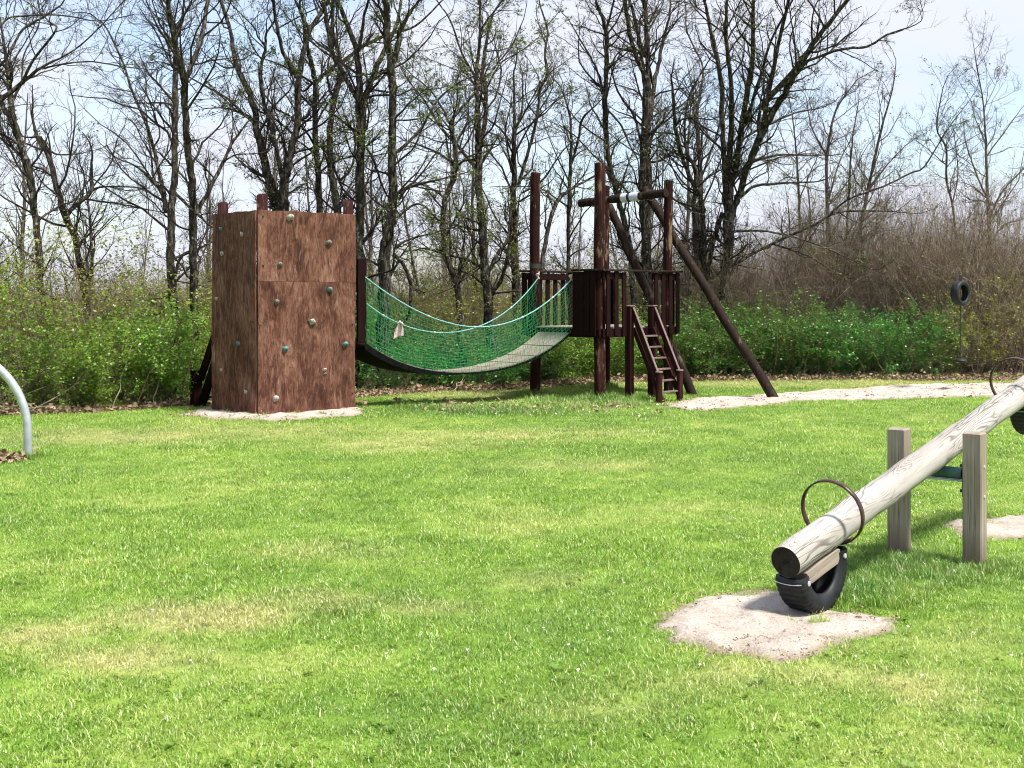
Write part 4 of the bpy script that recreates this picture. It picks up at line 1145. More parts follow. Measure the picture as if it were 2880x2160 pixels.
  [(-1.86,5.23,0.052),(-1.79,5.46,0.048),(-1.73,5.74,0.043),(-1.54,6.04,0.029),(-1.3,6.29,0.025)],
  [(-1.82,3.82,0.031),(-1.48,4.16,0.026),(-1.17,4.69,0.02),(-0.86,4.96,0.015),(-0.59,5.09,0.012)],
  [(-1.8,3.08,0.034),(-1.67,3.24,0.029),(-1.48,3.31,0.026),(-1.08,3.4,0.015)],
  [(-1.82,2.8,0.022),(-1.48,3.02,0.019),(-1.17,2.77,0.015),(-0.86,2.65,0.012)],
  [(-1.88,2.31,0.025),(-1.63,2.46,0.02),(-1.23,2.56,0.014)],
  [(-1.85,2.19,0.034),(-1.73,2.06,0.034),(-1.62,1.75,0.031),(-1.62,1.41,0.031)],
  [(-1.82,4.32,0.015),(-1.54,4.32,0.014),(-1.3,4.38,0.009)],
  [(-1.96,5.06,0.019),(-2.31,5.03,0.015),(-2.62,4.96,0.011)],
 ]),
 ('thin crooked tree bending over the middle of the rope bridge', 21.2, [
  [(-0.88,1.21,0.075),(-0.95,1.77,0.065),(-1.11,2.22,0.052),(-1.19,2.81,0.049),(-1.13,3.24,0.054),(-1,3.57,0.056),(-0.96,3.99,0.052),(-1.05,4.48,0.043),(-1.01,4.64,0.036),(-0.78,4.91,0.028),(-0.59,5.14,0.02)],
  [(-0.92,1.73,0.039),(-0.87,2.22,0.029),(-0.82,2.55,0.016)],
  [(-1.05,4.48,0.028),(-1.21,4.81,0.021),(-1.44,5.17,0.016),(-1.77,5.46,0.011)],
  [(-0.98,3.83,0.026),(-1.31,4.02,0.023),(-1.67,4.17,0.015)],
 ]),
 ('tall tree forking into two upright stems left of the wooden platform', 21.6, [
  [(-0.42,1.6,0.1),(-0.47,2,0.09),(-0.51,2.67,0.087),(-0.57,3.34,0.08),(-0.58,4,0.077),(-0.57,4.34,0.08),(-0.6,4.84,0.048),(-0.62,5.5,0.042),(-0.57,6,0.033),(-0.56,6.67,0.027)],
  [(-0.55,4.3,0.053),(-0.47,4.6,0.045),(-0.46,5.17,0.047),(-0.52,5.57,0.037),(-0.47,6,0.033),(-0.39,6.47,0.028),(-0.34,6.67,0.023)],
  [(-0.62,5.37,0.025),(-0.87,5.8,0.022),(-1.07,6.37,0.017),(-1.27,6.67,0.013)],
  [(-0.62,3.77,0.032),(-0.97,4.2,0.033),(-1.27,4.54,0.028),(-1.54,5,0.02),(-1.81,5.34,0.013)],
  [(-0.44,1.84,0.04),(-0.31,2.17,0.037),(-0.07,2.57,0.028),(-0.04,3,0.017)],
  [(-0.49,2.04,0.037),(-0.81,2.2,0.03),(-1.14,2.27,0.025),(-1.47,2.37,0.017)],
  [(-0.46,5.2,0.02),(-0.21,5.67,0.017),(0.09,5.87,0.012),(0.39,6.07,0.007)],
  [(-0.52,2.67,0.03),(-0.81,2.74,0.025),(-1.17,2.84,0.017)],
  [(-0.41,1.54,0.043),(-0.17,1.87,0.037),(-0.04,2.47,0.027),(-0.01,2.84,0.017)],
 ]),
 ('tree with a dead broken spire just left of the platform posts', 22.8, [
  [(0.07,1.85,0.091),(0.04,2.73,0.077),(0.03,3.44,0.063),(0.04,4.32,0.051),(0.04,4.84,0.03),(0.03,5.55,0.016)],
  [(0.1,3.51,0.035),(0.31,4.21,0.032),(0.45,4.77,0.03),(0.5,5.27,0.028),(0.62,5.48,0.03),(0.59,5.9,0.025),(0.64,6.32,0.021),(0.52,6.74,0.016),(0.48,6.95,0.014)],
  [(0.04,4.42,0.021),(0.17,4.84,0.018),(0.2,5.37,0.012)],
  [(-0.01,4.28,0.023),(-0.22,4.56,0.018),(-0.5,4.77,0.012)],
  [(0.17,3.4,0.019),(0.52,3.61,0.021),(0.91,4.17,0.014)],
  [(0.5,4.88,0.016),(0.7,5.2,0.012),(0.73,5.44,0.007)],
 ]),
 ('thin stem arching right behind the tallest left platform post', 22.0, [
  [(0.5,1.84,0.044),(0.6,2.52,0.046),(0.72,3.03,0.042),(0.87,3.34,0.044),(1.15,3.54,0.029),(1.42,3.69,0.022),(1.89,3.95,0.012)],
  [(1.11,3.52,0.015),(1.32,3.78,0.012),(1.42,4.05,0.007)],
 ]),
 ('slender grey sapling between the two front platform posts', 24.0, [
  [(1.07,1.94,0.044),(1.08,3.16,0.043),(1.1,3.91,0.039),(1.12,4.57,0.031),(1.08,5.02,0.022),(0.92,5.5,0.015),(0.77,5.68,0.009)],
  [(1.12,4.05,0.028),(1.25,4.5,0.026),(1.32,4.87,0.026),(1.62,5.16,0.013)],
  [(1.08,3.72,0.019),(0.81,4.28,0.013),(0.58,4.87,0.007)],
 ]),
 ('leaning slender tree behind the crossbeam of the platform', 24.2, [
  [(2.33,2.06,0.063),(2.3,2.47,0.062),(2.22,2.88,0.065),(2.09,3.44,0.065),(1.94,3.93,0.062),(1.85,4.52,0.062),(1.81,5.19,0.065),(1.83,5.79,0.052),(1.81,6.61,0.047),(1.66,7.06,0.032),(1.57,7.29,0.024)],
  [(1.81,6.65,0.028),(1.9,6.99,0.024),(1.96,7.29,0.021)],
  [(2.09,3.51,0.026),(2.18,3.85,0.021),(2.26,4.11,0.015)],
  [(1.81,5.42,0.028),(1.62,6.05,0.022),(1.33,6.61,0.017),(1.1,7.06,0.011)],
  [(1.85,5.19,0.024),(2.11,4.9,0.022),(2.26,4.56,0.019),(2.45,4.19,0.013)],
  [(1.83,5.83,0.019),(2.04,6.24,0.015),(2.33,6.39,0.009)],
 ]),
 ('multi-stemmed tree rising behind the crossbeam, left of the right platform post', 25.0, [
  [(2.68,1.88,0.12),(2.62,2.85,0.1),(2.57,3.62,0.085),(2.57,4.58,0.077),(2.6,5.32,0.081),(2.57,5.82,0.062),(2.33,6.4,0.05),(2.22,7.01,0.048),(2.16,7.48,0.035)],
  [(2.6,5.55,0.05),(2.49,6.51,0.042),(2.37,7.17,0.037),(2.26,7.48,0.027)],
  [(2.6,5.62,0.046),(2.66,6.01,0.039),(2.64,6.9,0.035),(2.57,7.48,0.027)],
  [(2.57,4.39,0.031),(2.41,5.08,0.029),(2.1,5.62,0.023),(1.95,6.2,0.015),(1.72,6.51,0.01)],
  [(2.62,4.24,0.031),(2.8,4.78,0.023),(3.14,5.08,0.017),(3.53,5.32,0.01)],
 ]),
 ('upright tree with two spreading tops behind the right platform post', 25.6, [
  [(2.79,2.09,0.107),(2.8,2.88,0.099),(2.86,3.67,0.087),(2.84,4.46,0.079),(2.86,5.25,0.075),(2.9,5.84,0.055),(2.86,6.83,0.051),(2.84,7.62,0.049)],
  [(2.9,5.25,0.059),(3,5.92,0.055),(3.14,6.59,0.045),(3.26,7.14,0.038),(3.38,7.62,0.026)],
  [(3.77,2.68,0.059),(3.69,3.43,0.055),(3.54,3.67,0.051),(3.26,4.26,0.047),(3.1,4.77,0.043),(3,5.41,0.032)],
  [(2.86,4.34,0.032),(3.22,4.46,0.024),(3.5,4.85,0.018),(3.93,6.04,0.012)],
  [(3,5.96,0.032),(2.82,6.63,0.024),(2.55,7.14,0.016)],
 ]),
 ('slim grey stems right of the right platform post', 26.2, [
  [(3.9,2.02,0.093),(3.84,2.75,0.077),(3.78,3.51,0.061),(3.82,4.12,0.053),(3.58,4.69,0.032),(3.62,5.58,0.026),(3.94,6.22,0.018),(4.18,6.63,0.01)],
  [(3.92,2.5,0.069),(3.96,3.11,0.065),(4.02,3.92,0.059),(4.06,4.93,0.051),(4.06,5.5,0.053),(4.18,6.02,0.034),(4.31,6.71,0.026),(4.14,7.28,0.022),(4.02,7.76,0.018)],
  [(4.06,4.12,0.028),(4.35,4.85,0.024),(4.55,5.5,0.016)],
 ]),
 ('broad many-stemmed tree with low sweeping branches right of the platform', 24.4, [
  [(4.1,1.23,0.124),(4.14,1.69,0.117),(4.2,2.25,0.113),(4.24,3,0.128),(4.22,3.76,0.124),(4.16,4.32,0.064),(4.12,5.07,0.058),(4.09,5.83,0.053),(3.9,6.73,0.043),(3.75,7.33,0.032)],
  [(4.24,3.72,0.075),(4.25,4.51,0.066),(4.24,5.45,0.053),(4.16,6.2,0.045),(4.1,6.77,0.045),(4.12,7.33,0.028)],
  [(4.29,3.72,0.072),(4.39,4.32,0.066),(4.42,5.07,0.06),(4.5,5.83,0.051),(4.46,6.58,0.043),(4.39,7.33,0.03)],
  [(4.27,3.12,0.075),(4.42,3.57,0.072),(4.57,4.13,0.075),(4.76,4.7,0.079),(5.03,5.23,0.072),(5.28,5.71,0.064),(5.4,5.9,0.06)],
  [(4.71,5.14,0.059),(5.2,5.69,0.066),(5.59,6.28,0.052),(6.05,6.87,0.039),(6.41,7.33,0.026)],
  [(4.73,4.7,0.049),(4.84,5.64,0.047),(4.91,6.2,0.04),(5.03,6.96,0.034),(5.1,7.33,0.026)],
  [(4.48,4.85,0.038),(4.73,5.83,0.032),(4.88,6.39,0.026),(5.25,7.15,0.019)],
  [(4.12,3.19,0.056),(4.01,2.82,0.055),(3.92,2.25,0.051),(3.88,1.69,0.051)],
  [(5.36,5.86,0.03),(6.05,6.09,0.03),(6.51,6.12,0.026),(6.84,6.32,0.02),(7.43,6.55,0.01),(7.4,6.94,0.007)],
  [(4.41,3.92,0.033),(4.67,4.15,0.03),(5.2,4.32,0.026),(5.92,4.32,0.016)],
  [(4.31,3.33,0.039),(4.54,3.56,0.036),(4.87,3.73,0.03),(5.92,3.79,0.016)],
  [(3.95,1.89,0.033),(4.54,2.25,0.031),(5.2,2.61,0.033),(6.05,3.01,0.028),(6.64,3.46,0.023),(7.36,3.73,0.021),(7.89,3.99,0.02),(8.15,4.12,0.018),(8.58,4.84,0.013),(9.04,5.43,0.007)],
  [(6.18,3.1,0.023),(6.58,3.23,0.023),(7.49,3.27,0.02),(8.22,3.25,0.01)],
  [(4.35,4.51,0.026),(4.87,4.84,0.026),(5.59,5.17,0.02),(6.12,5.3,0.013)],
  [(4.28,2.81,0.026),(4.94,2.81,0.023),(5.85,2.55,0.016),(6.77,2.09,0.01)],
  [(5.2,2.58,0.023),(5.85,2.35,0.02),(6.51,1.96,0.013),(7.17,1.82,0.007)],
 ]),
 ('slender bare tree in the gap right of the broad many-stemmed tree', 28.0, [
  [(7.07,2.47,0.049),(7.06,2.99,0.045),(7.02,4.05,0.041),(7.06,4.8,0.038),(7.24,5.7,0.026),(7.7,6.38,0.015)],
  [(7.06,4.65,0.023),(6.79,5.33,0.019),(6.72,6.08,0.011)],
  [(7.06,3.67,0.023),(7.4,4.57,0.019),(7.77,5.18,0.011)],
 ]),
 ('thin bare sapling left of the slender bare tree at right', 28.6, [
  [(6.57,2.64,0.042),(6.55,3.33,0.038),(6.48,4.33,0.031),(6.4,5.25,0.019),(6.29,6.02,0.012)],
  [(6.52,3.72,0.019),(6.79,4.49,0.012)],
 ]),
 ('slim bare tree leaning right before the brown thicket', 28.3, [
  [(7.64,2.48,0.046),(7.7,3.01,0.046),(7.93,4.3,0.038),(8.08,5.22,0.03),(8.27,6.05,0.015),(8.31,6.58,0.011)],
  [(7.86,3.85,0.023),(8.31,4.45,0.019),(8.77,4.91,0.011)],
  [(7.4,2.63,0.038),(7.4,4,0.03),(7.44,4.99,0.019),(7.55,5.75,0.011)],
 ]),
 ('bare conical tree with a single leader at the right edge, above the hanging tyre', 27.0, [
  [(10.28,1.85,0.047),(10.26,2.29,0.044),(10.2,3.31,0.044),(10.17,4.18,0.036),(10.17,5.05,0.025),(10.12,5.77,0.018),(10.01,6.5,0.015),(9.94,7.01,0.007)],
  [(10.24,3.27,0.025),(10.52,3.81,0.022),(11.06,4.39,0.015)],
  [(10.19,3.6,0.022),(9.97,4.18,0.022),(9.79,4.76,0.011)],
  [(10.17,4.54,0.018),(10.52,5.05,0.015),(10.88,5.56,0.007)],
  [(10.17,4.83,0.018),(9.79,5.34,0.011),(9.64,5.63,0.007)],
  [(10.26,2.72,0.025),(10.66,3.09,0.022),(11.17,3.23,0.015)],
  [(10.12,5.56,0.011),(10.37,5.99,0.007),(10.52,6.35,0.004)],
 ]),
 ('small bare forked tree with a few russet leaves left of the conical tree', 28.0, [
  [(9.93,2.47,0.038),(9.78,3.52,0.03),(9.59,4.12,0.03),(9.55,4.8,0.026),(9.32,5.25,0.019),(9.4,6.08,0.011)],
  [(9.76,3.6,0.019),(9.89,4.27,0.015),(9.85,4.95,0.011)],
  [(9.59,4.42,0.015),(9.25,4.8,0.011),(9.02,5.03,0.008)],
 ]),
 ('thin leaning stems before the sky at the far left edge', 21.5, [
  [(-8.58,2.23,0.032),(-8.59,2.37,0.03),(-8.61,3,0.025),(-8.66,3.66,0.02),(-8.64,4.16,0.013)],
  [(-8.61,3.06,0.015),(-8.48,3.49,0.012),(-8.38,3.83,0.007)],
  [(-8.6,2.83,0.012),(-8.74,3.33,0.008),(-8.77,3.73,0.005)],
 ]),
 ('small twiggy tree between the twin-stemmed tree and the straight tree', 23.0, [
  [(-7.74,2.28,0.035),(-7.75,2.42,0.035),(-7.82,2.92,0.03),(-7.9,3.45,0.02),(-8,3.88,0.011)],
  [(-7.81,2.81,0.018),(-7.61,3.17,0.014),(-7.43,3.63,0.007)],
  [(-7.77,2.57,0.014),(-7.43,2.92,0.011),(-7.15,3.17,0.005)],
 ]),
]
# ------------------------------------------------------------------ trees
def catmull(P, sub_):
    P = np.asarray(P, float)
    if len(P) < 3:
        t = np.linspace(0, 1, sub_ + 1)[:, None]
        return P[0] * (1 - t) + P[-1] * t
    Q = np.vstack([2 * P[0] - P[1], P, 2 * P[-1] - P[-2]])
    out = []
    for i in range(1, len(Q) - 2):
        p0, p1, p2, p3 = Q[i - 1], Q[i], Q[i + 1], Q[i + 2]
        for k in range(sub_):
            t = k / sub_
            out.append(.5 * ((2 * p1) + (-p0 + p2) * t + (2 * p0 - 5 * p1 + 4 * p2 - p3) * t * t + (-p0 + 3 * p1 - 3 * p2 + p3) * t ** 3))
    out.append(Q[-2])
    return np.array(out)
def unit(a):
    return a / (np.linalg.norm(a, axis=-1, keepdims=True) + 1e-9)
def wiggle(start, dirs, lens, K, rng, bend=.25, up=.15):
    """N wiggly lines of K points"""
    N = len(start)
    P = np.empty((N, K, 3)); P[:, 0] = start
    d = unit(dirs)
    st = (lens / (K - 1))[:, None]
    for k in range(1, K):
        d = unit(d + rng.normal(size=(N, 3)) * bend + np.array([0, 0, up]))
        P[:, k] = P[:, k - 1] + d * st
    return P
def spawn(lines, radii, n_per, rng, lo=.15, ang=.9, hi=1.0):
    """start points, directions and local radii on parent lines (N,K,3)"""
    N, K, _ = lines.shape
    idx = np.repeat(np.arange(N), n_per)
    t = (lo + (hi - lo) * rng.random(len(idx))) * (K - 1)
    i0 = np.minimum(t.astype(int), K - 2); f = (t - i0)[:, None]
    p = lines[idx, i0] * (1 - f) + lines[idx, i0 + 1] * f
    d = unit(lines[idx, i0 + 1] - lines[idx, i0])
    side = rng.normal(size=(len(idx), 3)); side -= d * (side * d).sum(1, keepdims=True); side = unit(side)
    dirs = unit(d * math.cos(ang) + side * math.sin(ang) * (0.7 + 0.6 * rng.random((len(idx), 1))))
    r = radii[idx, i0] * (1 - f[:, 0]) + radii[idx, i0 + 1] * f[:, 0]
    return p, dirs, r, 1 - t / (K - 1)

def twig_cloud(sec_p, sec_d, sec_r, sec_len, rng, n3=6, n4=4, thick=1.0, bend=.2):
    """secondary -> tertiary -> fine twigs; returns (verts, quads), leaf points"""
    K = 8
    S = wiggle(sec_p, sec_d, sec_len, K, rng, bend, .07)
    rs = np.clip(sec_r, .004, .022) * thick
    SR = rs[:, None] * np.linspace(1, .22, K)[None, :] + .0012
    parts = [tubes(S, SR, 4)]
    p, d, r, rem = spawn(S, SR, n3, rng, .12, .75)
    ln = np.repeat(sec_len, n3) * (.18 + .30 * rng.random(len(p))) * (.5 + rem)
    T3 = wiggle(p, d, ln, 5, rng, .24, .08)
    R3 = np.clip(r * .58, .0026, .009)[:, None] * np.linspace(1, .35, 5)[None, :]
    parts.append(tubes(T3, R3, 3))
    p, d, r, rem = spawn(T3, R3, n4, rng, .15, .8)
    ln = np.repeat(ln, n4) * (.25 + .35 * rng.random(len(p)))
    T4 = wiggle(p, d, np.clip(ln, .05, .4), 3, rng, .2, .1)
    R4 = np.clip(r * .7, .0021, .0045)[:, None] * np.linspace(1, .6, 3)[None, :]
    parts.append(tubes(T4, R4, 3))
    tips = np.concatenate([T4[:, -1], T4[:, 1], T3[:, -1]])
    return merge(parts), tips

def make_tree(label, Y, limbs, seed, leaf='leaf_young', leafiness=.12, dens=1.0, bmat='bark', tmat='twig', name='bare_tree'):
    rng = np.random.default_rng(seed)
    lines = []; done = []
    for li, L in enumerate(limbs):
        L = [[q[0], q[1], q[2] * .86] for q in L]
        if li == 0:                                  # carry the trunk down into the ground
            x0, z0, r0 = L[0]; x1, z1, _ = L[1]
            sl = (x0 - x1) / max(.3, z1 - z0)
            if z0 > .3:
                L = [[x0 + sl * (z0 + .1) * .5, -.1, r0 * 1.35], [x0 + sl * z0 * .3, z0 * .45, r0 * 1.08]] + L
            else:
                L = [[x0 + sl * .1, -.12, r0 * 1.25]] + L
        if L[-1][1] > 6.0 and L[-1][2] > .015:        # stems leaving the top of the view go on
            (xa, za, _), (xb, zb, rb) = L[-2], L[-1]
            dx = (xb - xa) / max(.4, math.hypot(xb - xa, zb - za)); dz = (zb - za) / max(.4, math.hypot(xb - xa, zb - za))
            for k in range(1, 4):
                L.append([xb + dx * .7 * k + rng.normal() * .08, zb + max(.3, dz) * .75 * k, rb * (1 - .27 * k)])
        if li > 0:
            allp = np.concatenate(done); dd = np.hypot(allp[:, 0] - L[0][0], allp[:, 2] - L[0][1]); j = int(np.argmin(dd))
            if dd[j] > .2 and L[0][1] < 3.2 and L[1][1] > L[0][1]:      # a stem of its own: down to the ground
                sl = (L[0][0] - L[1][0]) / max(.3, L[1][1] - L[0][1])
                L = [[L[0][0] + sl * L[0][1] * .5, -.1, L[0][2] * 1.3]] + L
            elif dd[j] > .2:
                L = [[float(allp[j, 0]), float(allp[j, 2]), L[0][2]]] + L
            if L[-1][1] < L[0][1] - .3 and L[-1][1] < 2.8 and L[-1][2] > .03:
                sl = (L[-1][0] - L[-2][0]) / max(.3, L[-2][1] - L[-1][1])
                L.append([L[-1][0] + sl * L[-1][1] * .4, -.1, L[-1][2] * 1.2])
        P = np.array([[q[0], 0.0, q[1]] for q in L]); rad = np.array([q[2] for q in L])
        # depth: start on the limb it grows from, then wander
        if li == 0:
            y = Y
        else:
            best = min(done, key=lambda dn: np.min((dn[:, 0] - P[0, 0]) ** 2 + (dn[:, 2] - P[0, 2]) ** 2))
            j = int(np.argmin((best[:, 0] - P[0, 0]) ** 2 + (best[:, 2] - P[0, 2]) ** 2)); y = best[j, 1]
        slope = rng.normal() * (.12 if li == 0 else .34)
        for k in range(len(P)):
            if k: y += slope * np.linalg.norm(P[k, [0, 2]] - P[k - 1, [0, 2]]) * .8; slope += rng.normal() * .08
            P[k, 1] = y
        # nearer or farther points keep their bearing from where the stem was measured
        PR = catmull(np.column_stack([P, rad]), 5)
        nn = len(PR)
        PR[1:-1, :3] += rng.normal(size=(nn - 2, 3)) * np.clip(PR[1:-1, 3:4] * .16, .001, .012)
        PR[:, 3] = np.clip(PR[:, 3], .003, None)
        lines.append(PR); done.append(PR[:, :3])
    base = lines[0][0, :3].copy(); base[2] = 0.0
    root = thing(name, tuple(base), label, 'tree', 'bare trees along the lawn edge')
    tr = []
    for PR in lines:
        sd = 9 if PR[:, 3].max() > .06 else 6
        rj = PR[:, 3] * (1 + .06 * np.sin(np.arange(len(PR)) * 2.3 + seed))
        tr.append(tubes(PR[None, :, :3] - base, rj[None, :], sd))
    Vt, Ft = merge(tr); np_obj('trunk', Vt, Ft, bmat, root, smooth=True)
    # side branches along every limb
    sp, sdir, sr, sl = [], [], [], []
    for PR in lines:
        seg = np.linalg.norm(np.diff(PR[:, :3], axis=0), axis=1); acc = np.concatenate([[0], np.cumsum(seg)]); tot = acc[-1]
        n = max(2, int(tot * 4.4 * dens))
        for q in rng.random(n):
            s = q * tot; i = min(int(np.searchsorted(acc, s)) - 1, len(PR) - 2); i = max(i, 0)
            f = (s - acc[i]) / (seg[i] + 1e-9); p = PR[i] * (1 - f) + PR[i + 1] * f
            if p[2] < 1.5 and PR is lines[0]: continue
            d = unit(PR[i + 1, :3] - PR[i, :3]); side = rng.normal(size=3); side[2] *= .5; side -= d * side.dot(d); side = unit(side)
            sp.append(p[:3]); sdir.append(d * (.45 + .35 * rng.random()) + side + np.array([0, 0, .25])); sr.append(min(p[3] * .42, .019)); sl.append((.55 + 1.5 * rng.random() ** 1.6) * (1.0 if p[3] > .03 else .75))
        sp.append(PR[-1, :3]); sdir.append(PR[-1, :3] - PR[-2, :3]); sr.append(PR[-1, 3] * .9); sl.append(.7)
    (Vb, Fb), tips = twig_cloud(np.array(sp), np.array(sdir), np.array(sr), np.array(sl), rng, 7, 5)
    np_obj('twigs', Vb - base, Fb, tmat, root)
    k = rng.random(len(tips)) < leafiness
    cl = vnoise(tips[:, 0] * 1.6, tips[:, 2] * 1.6, seed) > .34
    C = tips[k & cl]
    if len(C):
        C = np.repeat(C, 3, 0) + rng.normal(size=(len(C) * 3, 3)) * .018
        Vl, Fl = leaf_quads(C, np.full(len(C), .042), rng, .6, .5)
        np_obj('young_leaves', Vl - base, Fl, leaf, root)
    return root
LEAFY = {4: .30, 5: .40, 6: .36, 7: .38, 8: .34, 9: .40, 10: .40, 11: .40, 12: .34, 13: .2, 14: .2, 15: .10, 16: .12, 17: .10, 18: .10, 19: .16}
for i, (label, Y, limbs) in enumerate(TREES):
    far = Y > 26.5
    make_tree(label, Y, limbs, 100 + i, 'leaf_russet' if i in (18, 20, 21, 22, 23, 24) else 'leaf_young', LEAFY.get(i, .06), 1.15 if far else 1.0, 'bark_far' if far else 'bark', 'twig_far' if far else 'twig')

# ------------------------------------------------------------------ background saplings and thicket (copies share meshes)
def link_copy(src, loc, rz, sca, label, cat, group, mats=None):
    r = src.copy(); COL.objects.link(r)
    r.location = loc; r.rotation_euler = (0, 0, rz); r.scale = sca
    tag(r, label, cat, group)
    for ch in src.children:
        c = ch.copy(); COL.objects.link(c); c.parent = r
        if mats and c.name.split('.')[0] in mats:
            c.material_slots[0].link = 'OBJECT'; c.material_slots[0].material = M[mats[c.name.split('.')[0]]]
    return r
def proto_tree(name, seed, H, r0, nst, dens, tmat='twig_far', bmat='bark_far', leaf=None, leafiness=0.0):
    rng = np.random.default_rng(seed)
    root = bpy.data.objects.new(name, None); COL.objects.link(root)
    tr = []; sp, sdir, sr, sl = [], [], [], []
    for s in range(nst):
        K = 14
        st = np.array([[rng.normal() * .12 * (nst > 1), rng.normal() * .12 * (nst > 1), -.1]])
        d = np.array([[rng.normal() * .13 * (1 + .5 * (nst > 1)), rng.normal() * .13, 1.0]])
        h = H * (.75 + .35 * rng.random())
        P = wiggle(st, d, np.array([h]), K, rng, .07, .09)
        rad = (r0 * (.7 + .5 * rng.random())) * np.linspace(1, .12, K) ** .9
        tr.append(tubes(P, rad[None], 6))
        n = int(h * 4.2 * dens)
        p, dd, r, rem = spawn(P, rad[None], n, rng, .16, .75)
        sp.append(p); sdir.append(dd + np.array([0, 0, .35])); sr.append(np.clip(r * .45, .003, .016)); sl.append((.35 + 1.0 * rem * rng.random(len(rem)) + .25) * min(1.3, H / 5))
    Vt, Ft = merge(tr); np_obj('trunk', Vt, Ft, bmat, root, True)
    (Vb, Fb), tips = twig_cloud(np.concatenate(sp), np.concatenate(sdir), np.concatenate(sr), np.concatenate(sl), rng, 5, 4)
    np_obj('twigs', Vb, Fb, tmat, root)
    if leaf:
        C = tips[rng.random(len(tips)) < leafiness]
        Vl, Fl = leaf_quads(C, np.full(len(C), .05), rng, .6, .6); np_obj('young_leaves', Vl, Fl, leaf, root)
    return root
ZONES = [(-9e9, 120, 'at the far left edge'), (120, 330, 'behind the twin-stemmed leaning tree'), (330, 470, 'left of the climbing tower'), (470, 770, 'above and behind the climbing tower'), (770, 960, 'behind the left half of the net bridge'), (960, 1135, 'behind the right half of the net bridge'),
         (1135, 1300, 'behind the left part of the platform'), (1300, 1470, 'behind the platform crossbeam'), (1470, 1640, 'between the platform and the broad tree'), (1640, 1800, 'right of the broad many-stemmed tree'), (1800, 1960, 'left of the thicket by the hanging tyre'), (1960, 2120, 'above the hanging tyre'), (2120, 9e9, 'at the far right edge')]
def zone(x, y):
    px = 1106 + x * 2700 / y
    return [z for a, b, z in ZONES if a <= px < b][0]
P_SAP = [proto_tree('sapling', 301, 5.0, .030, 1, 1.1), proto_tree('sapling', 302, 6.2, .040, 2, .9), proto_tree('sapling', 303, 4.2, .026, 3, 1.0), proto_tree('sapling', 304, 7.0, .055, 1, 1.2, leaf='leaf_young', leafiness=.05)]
rs = np.random.default_rng(77)
used = [False] * 4
def place_proto(protos, used, k, loc, rz, sca, label, cat, group, mats=None):
    src = protos[k]
    if not used[k]:
        used[k] = True
        src.location = loc; src.rotation_euler = (0, 0, rz); src.scale = sca; tag(src, label, cat, group)
        return src
    return link_copy(src, loc, rz, sca, label, cat, group, mats)
sap_lab = 'thin bare sapling crowding the wood behind the front row of trees'
spots = []
for i in range(46):
    yy = 25.5 + 20 * rs.random() ** 1.2
    xx = (rs.random() * 2 - 1) * (yy * .47) + .0
    if xx < -2.5: yy = max(21.5, yy - 2.5)
    spots.append((xx, yy))
for i, (xx, yy) in enumerate(spots):
    s = .72 + .5 * rs.random()
    if xx > 4.2: s *= .72
    place_proto(P_SAP, used, int(rs.integers(0, 4)), (xx, yy, 0), rs.random() * 6.28, (s, s, s * (.9 + .3 * rs.random())), 'thin bare sapling deep in the wood ' + zone(xx, yy), 'sapling', 'saplings ' + zone(xx, yy))

for i in range(30):
    xx = 2.9 + 6.6 * (i + rs.random()) / 30; yy = 24.2 + 3.2 * rs.random(); s = .55 + .25 * rs.random()
    place_proto(P_SAP, used, 2 if i % 3 else 0, (xx, yy, 0), rs.random() * 6.28, (s * .8, s * .8, s), 'slim low sapling close behind the shrubs ' + zone(xx, yy), 'sapling', 'low saplings ' + zone(xx, yy))

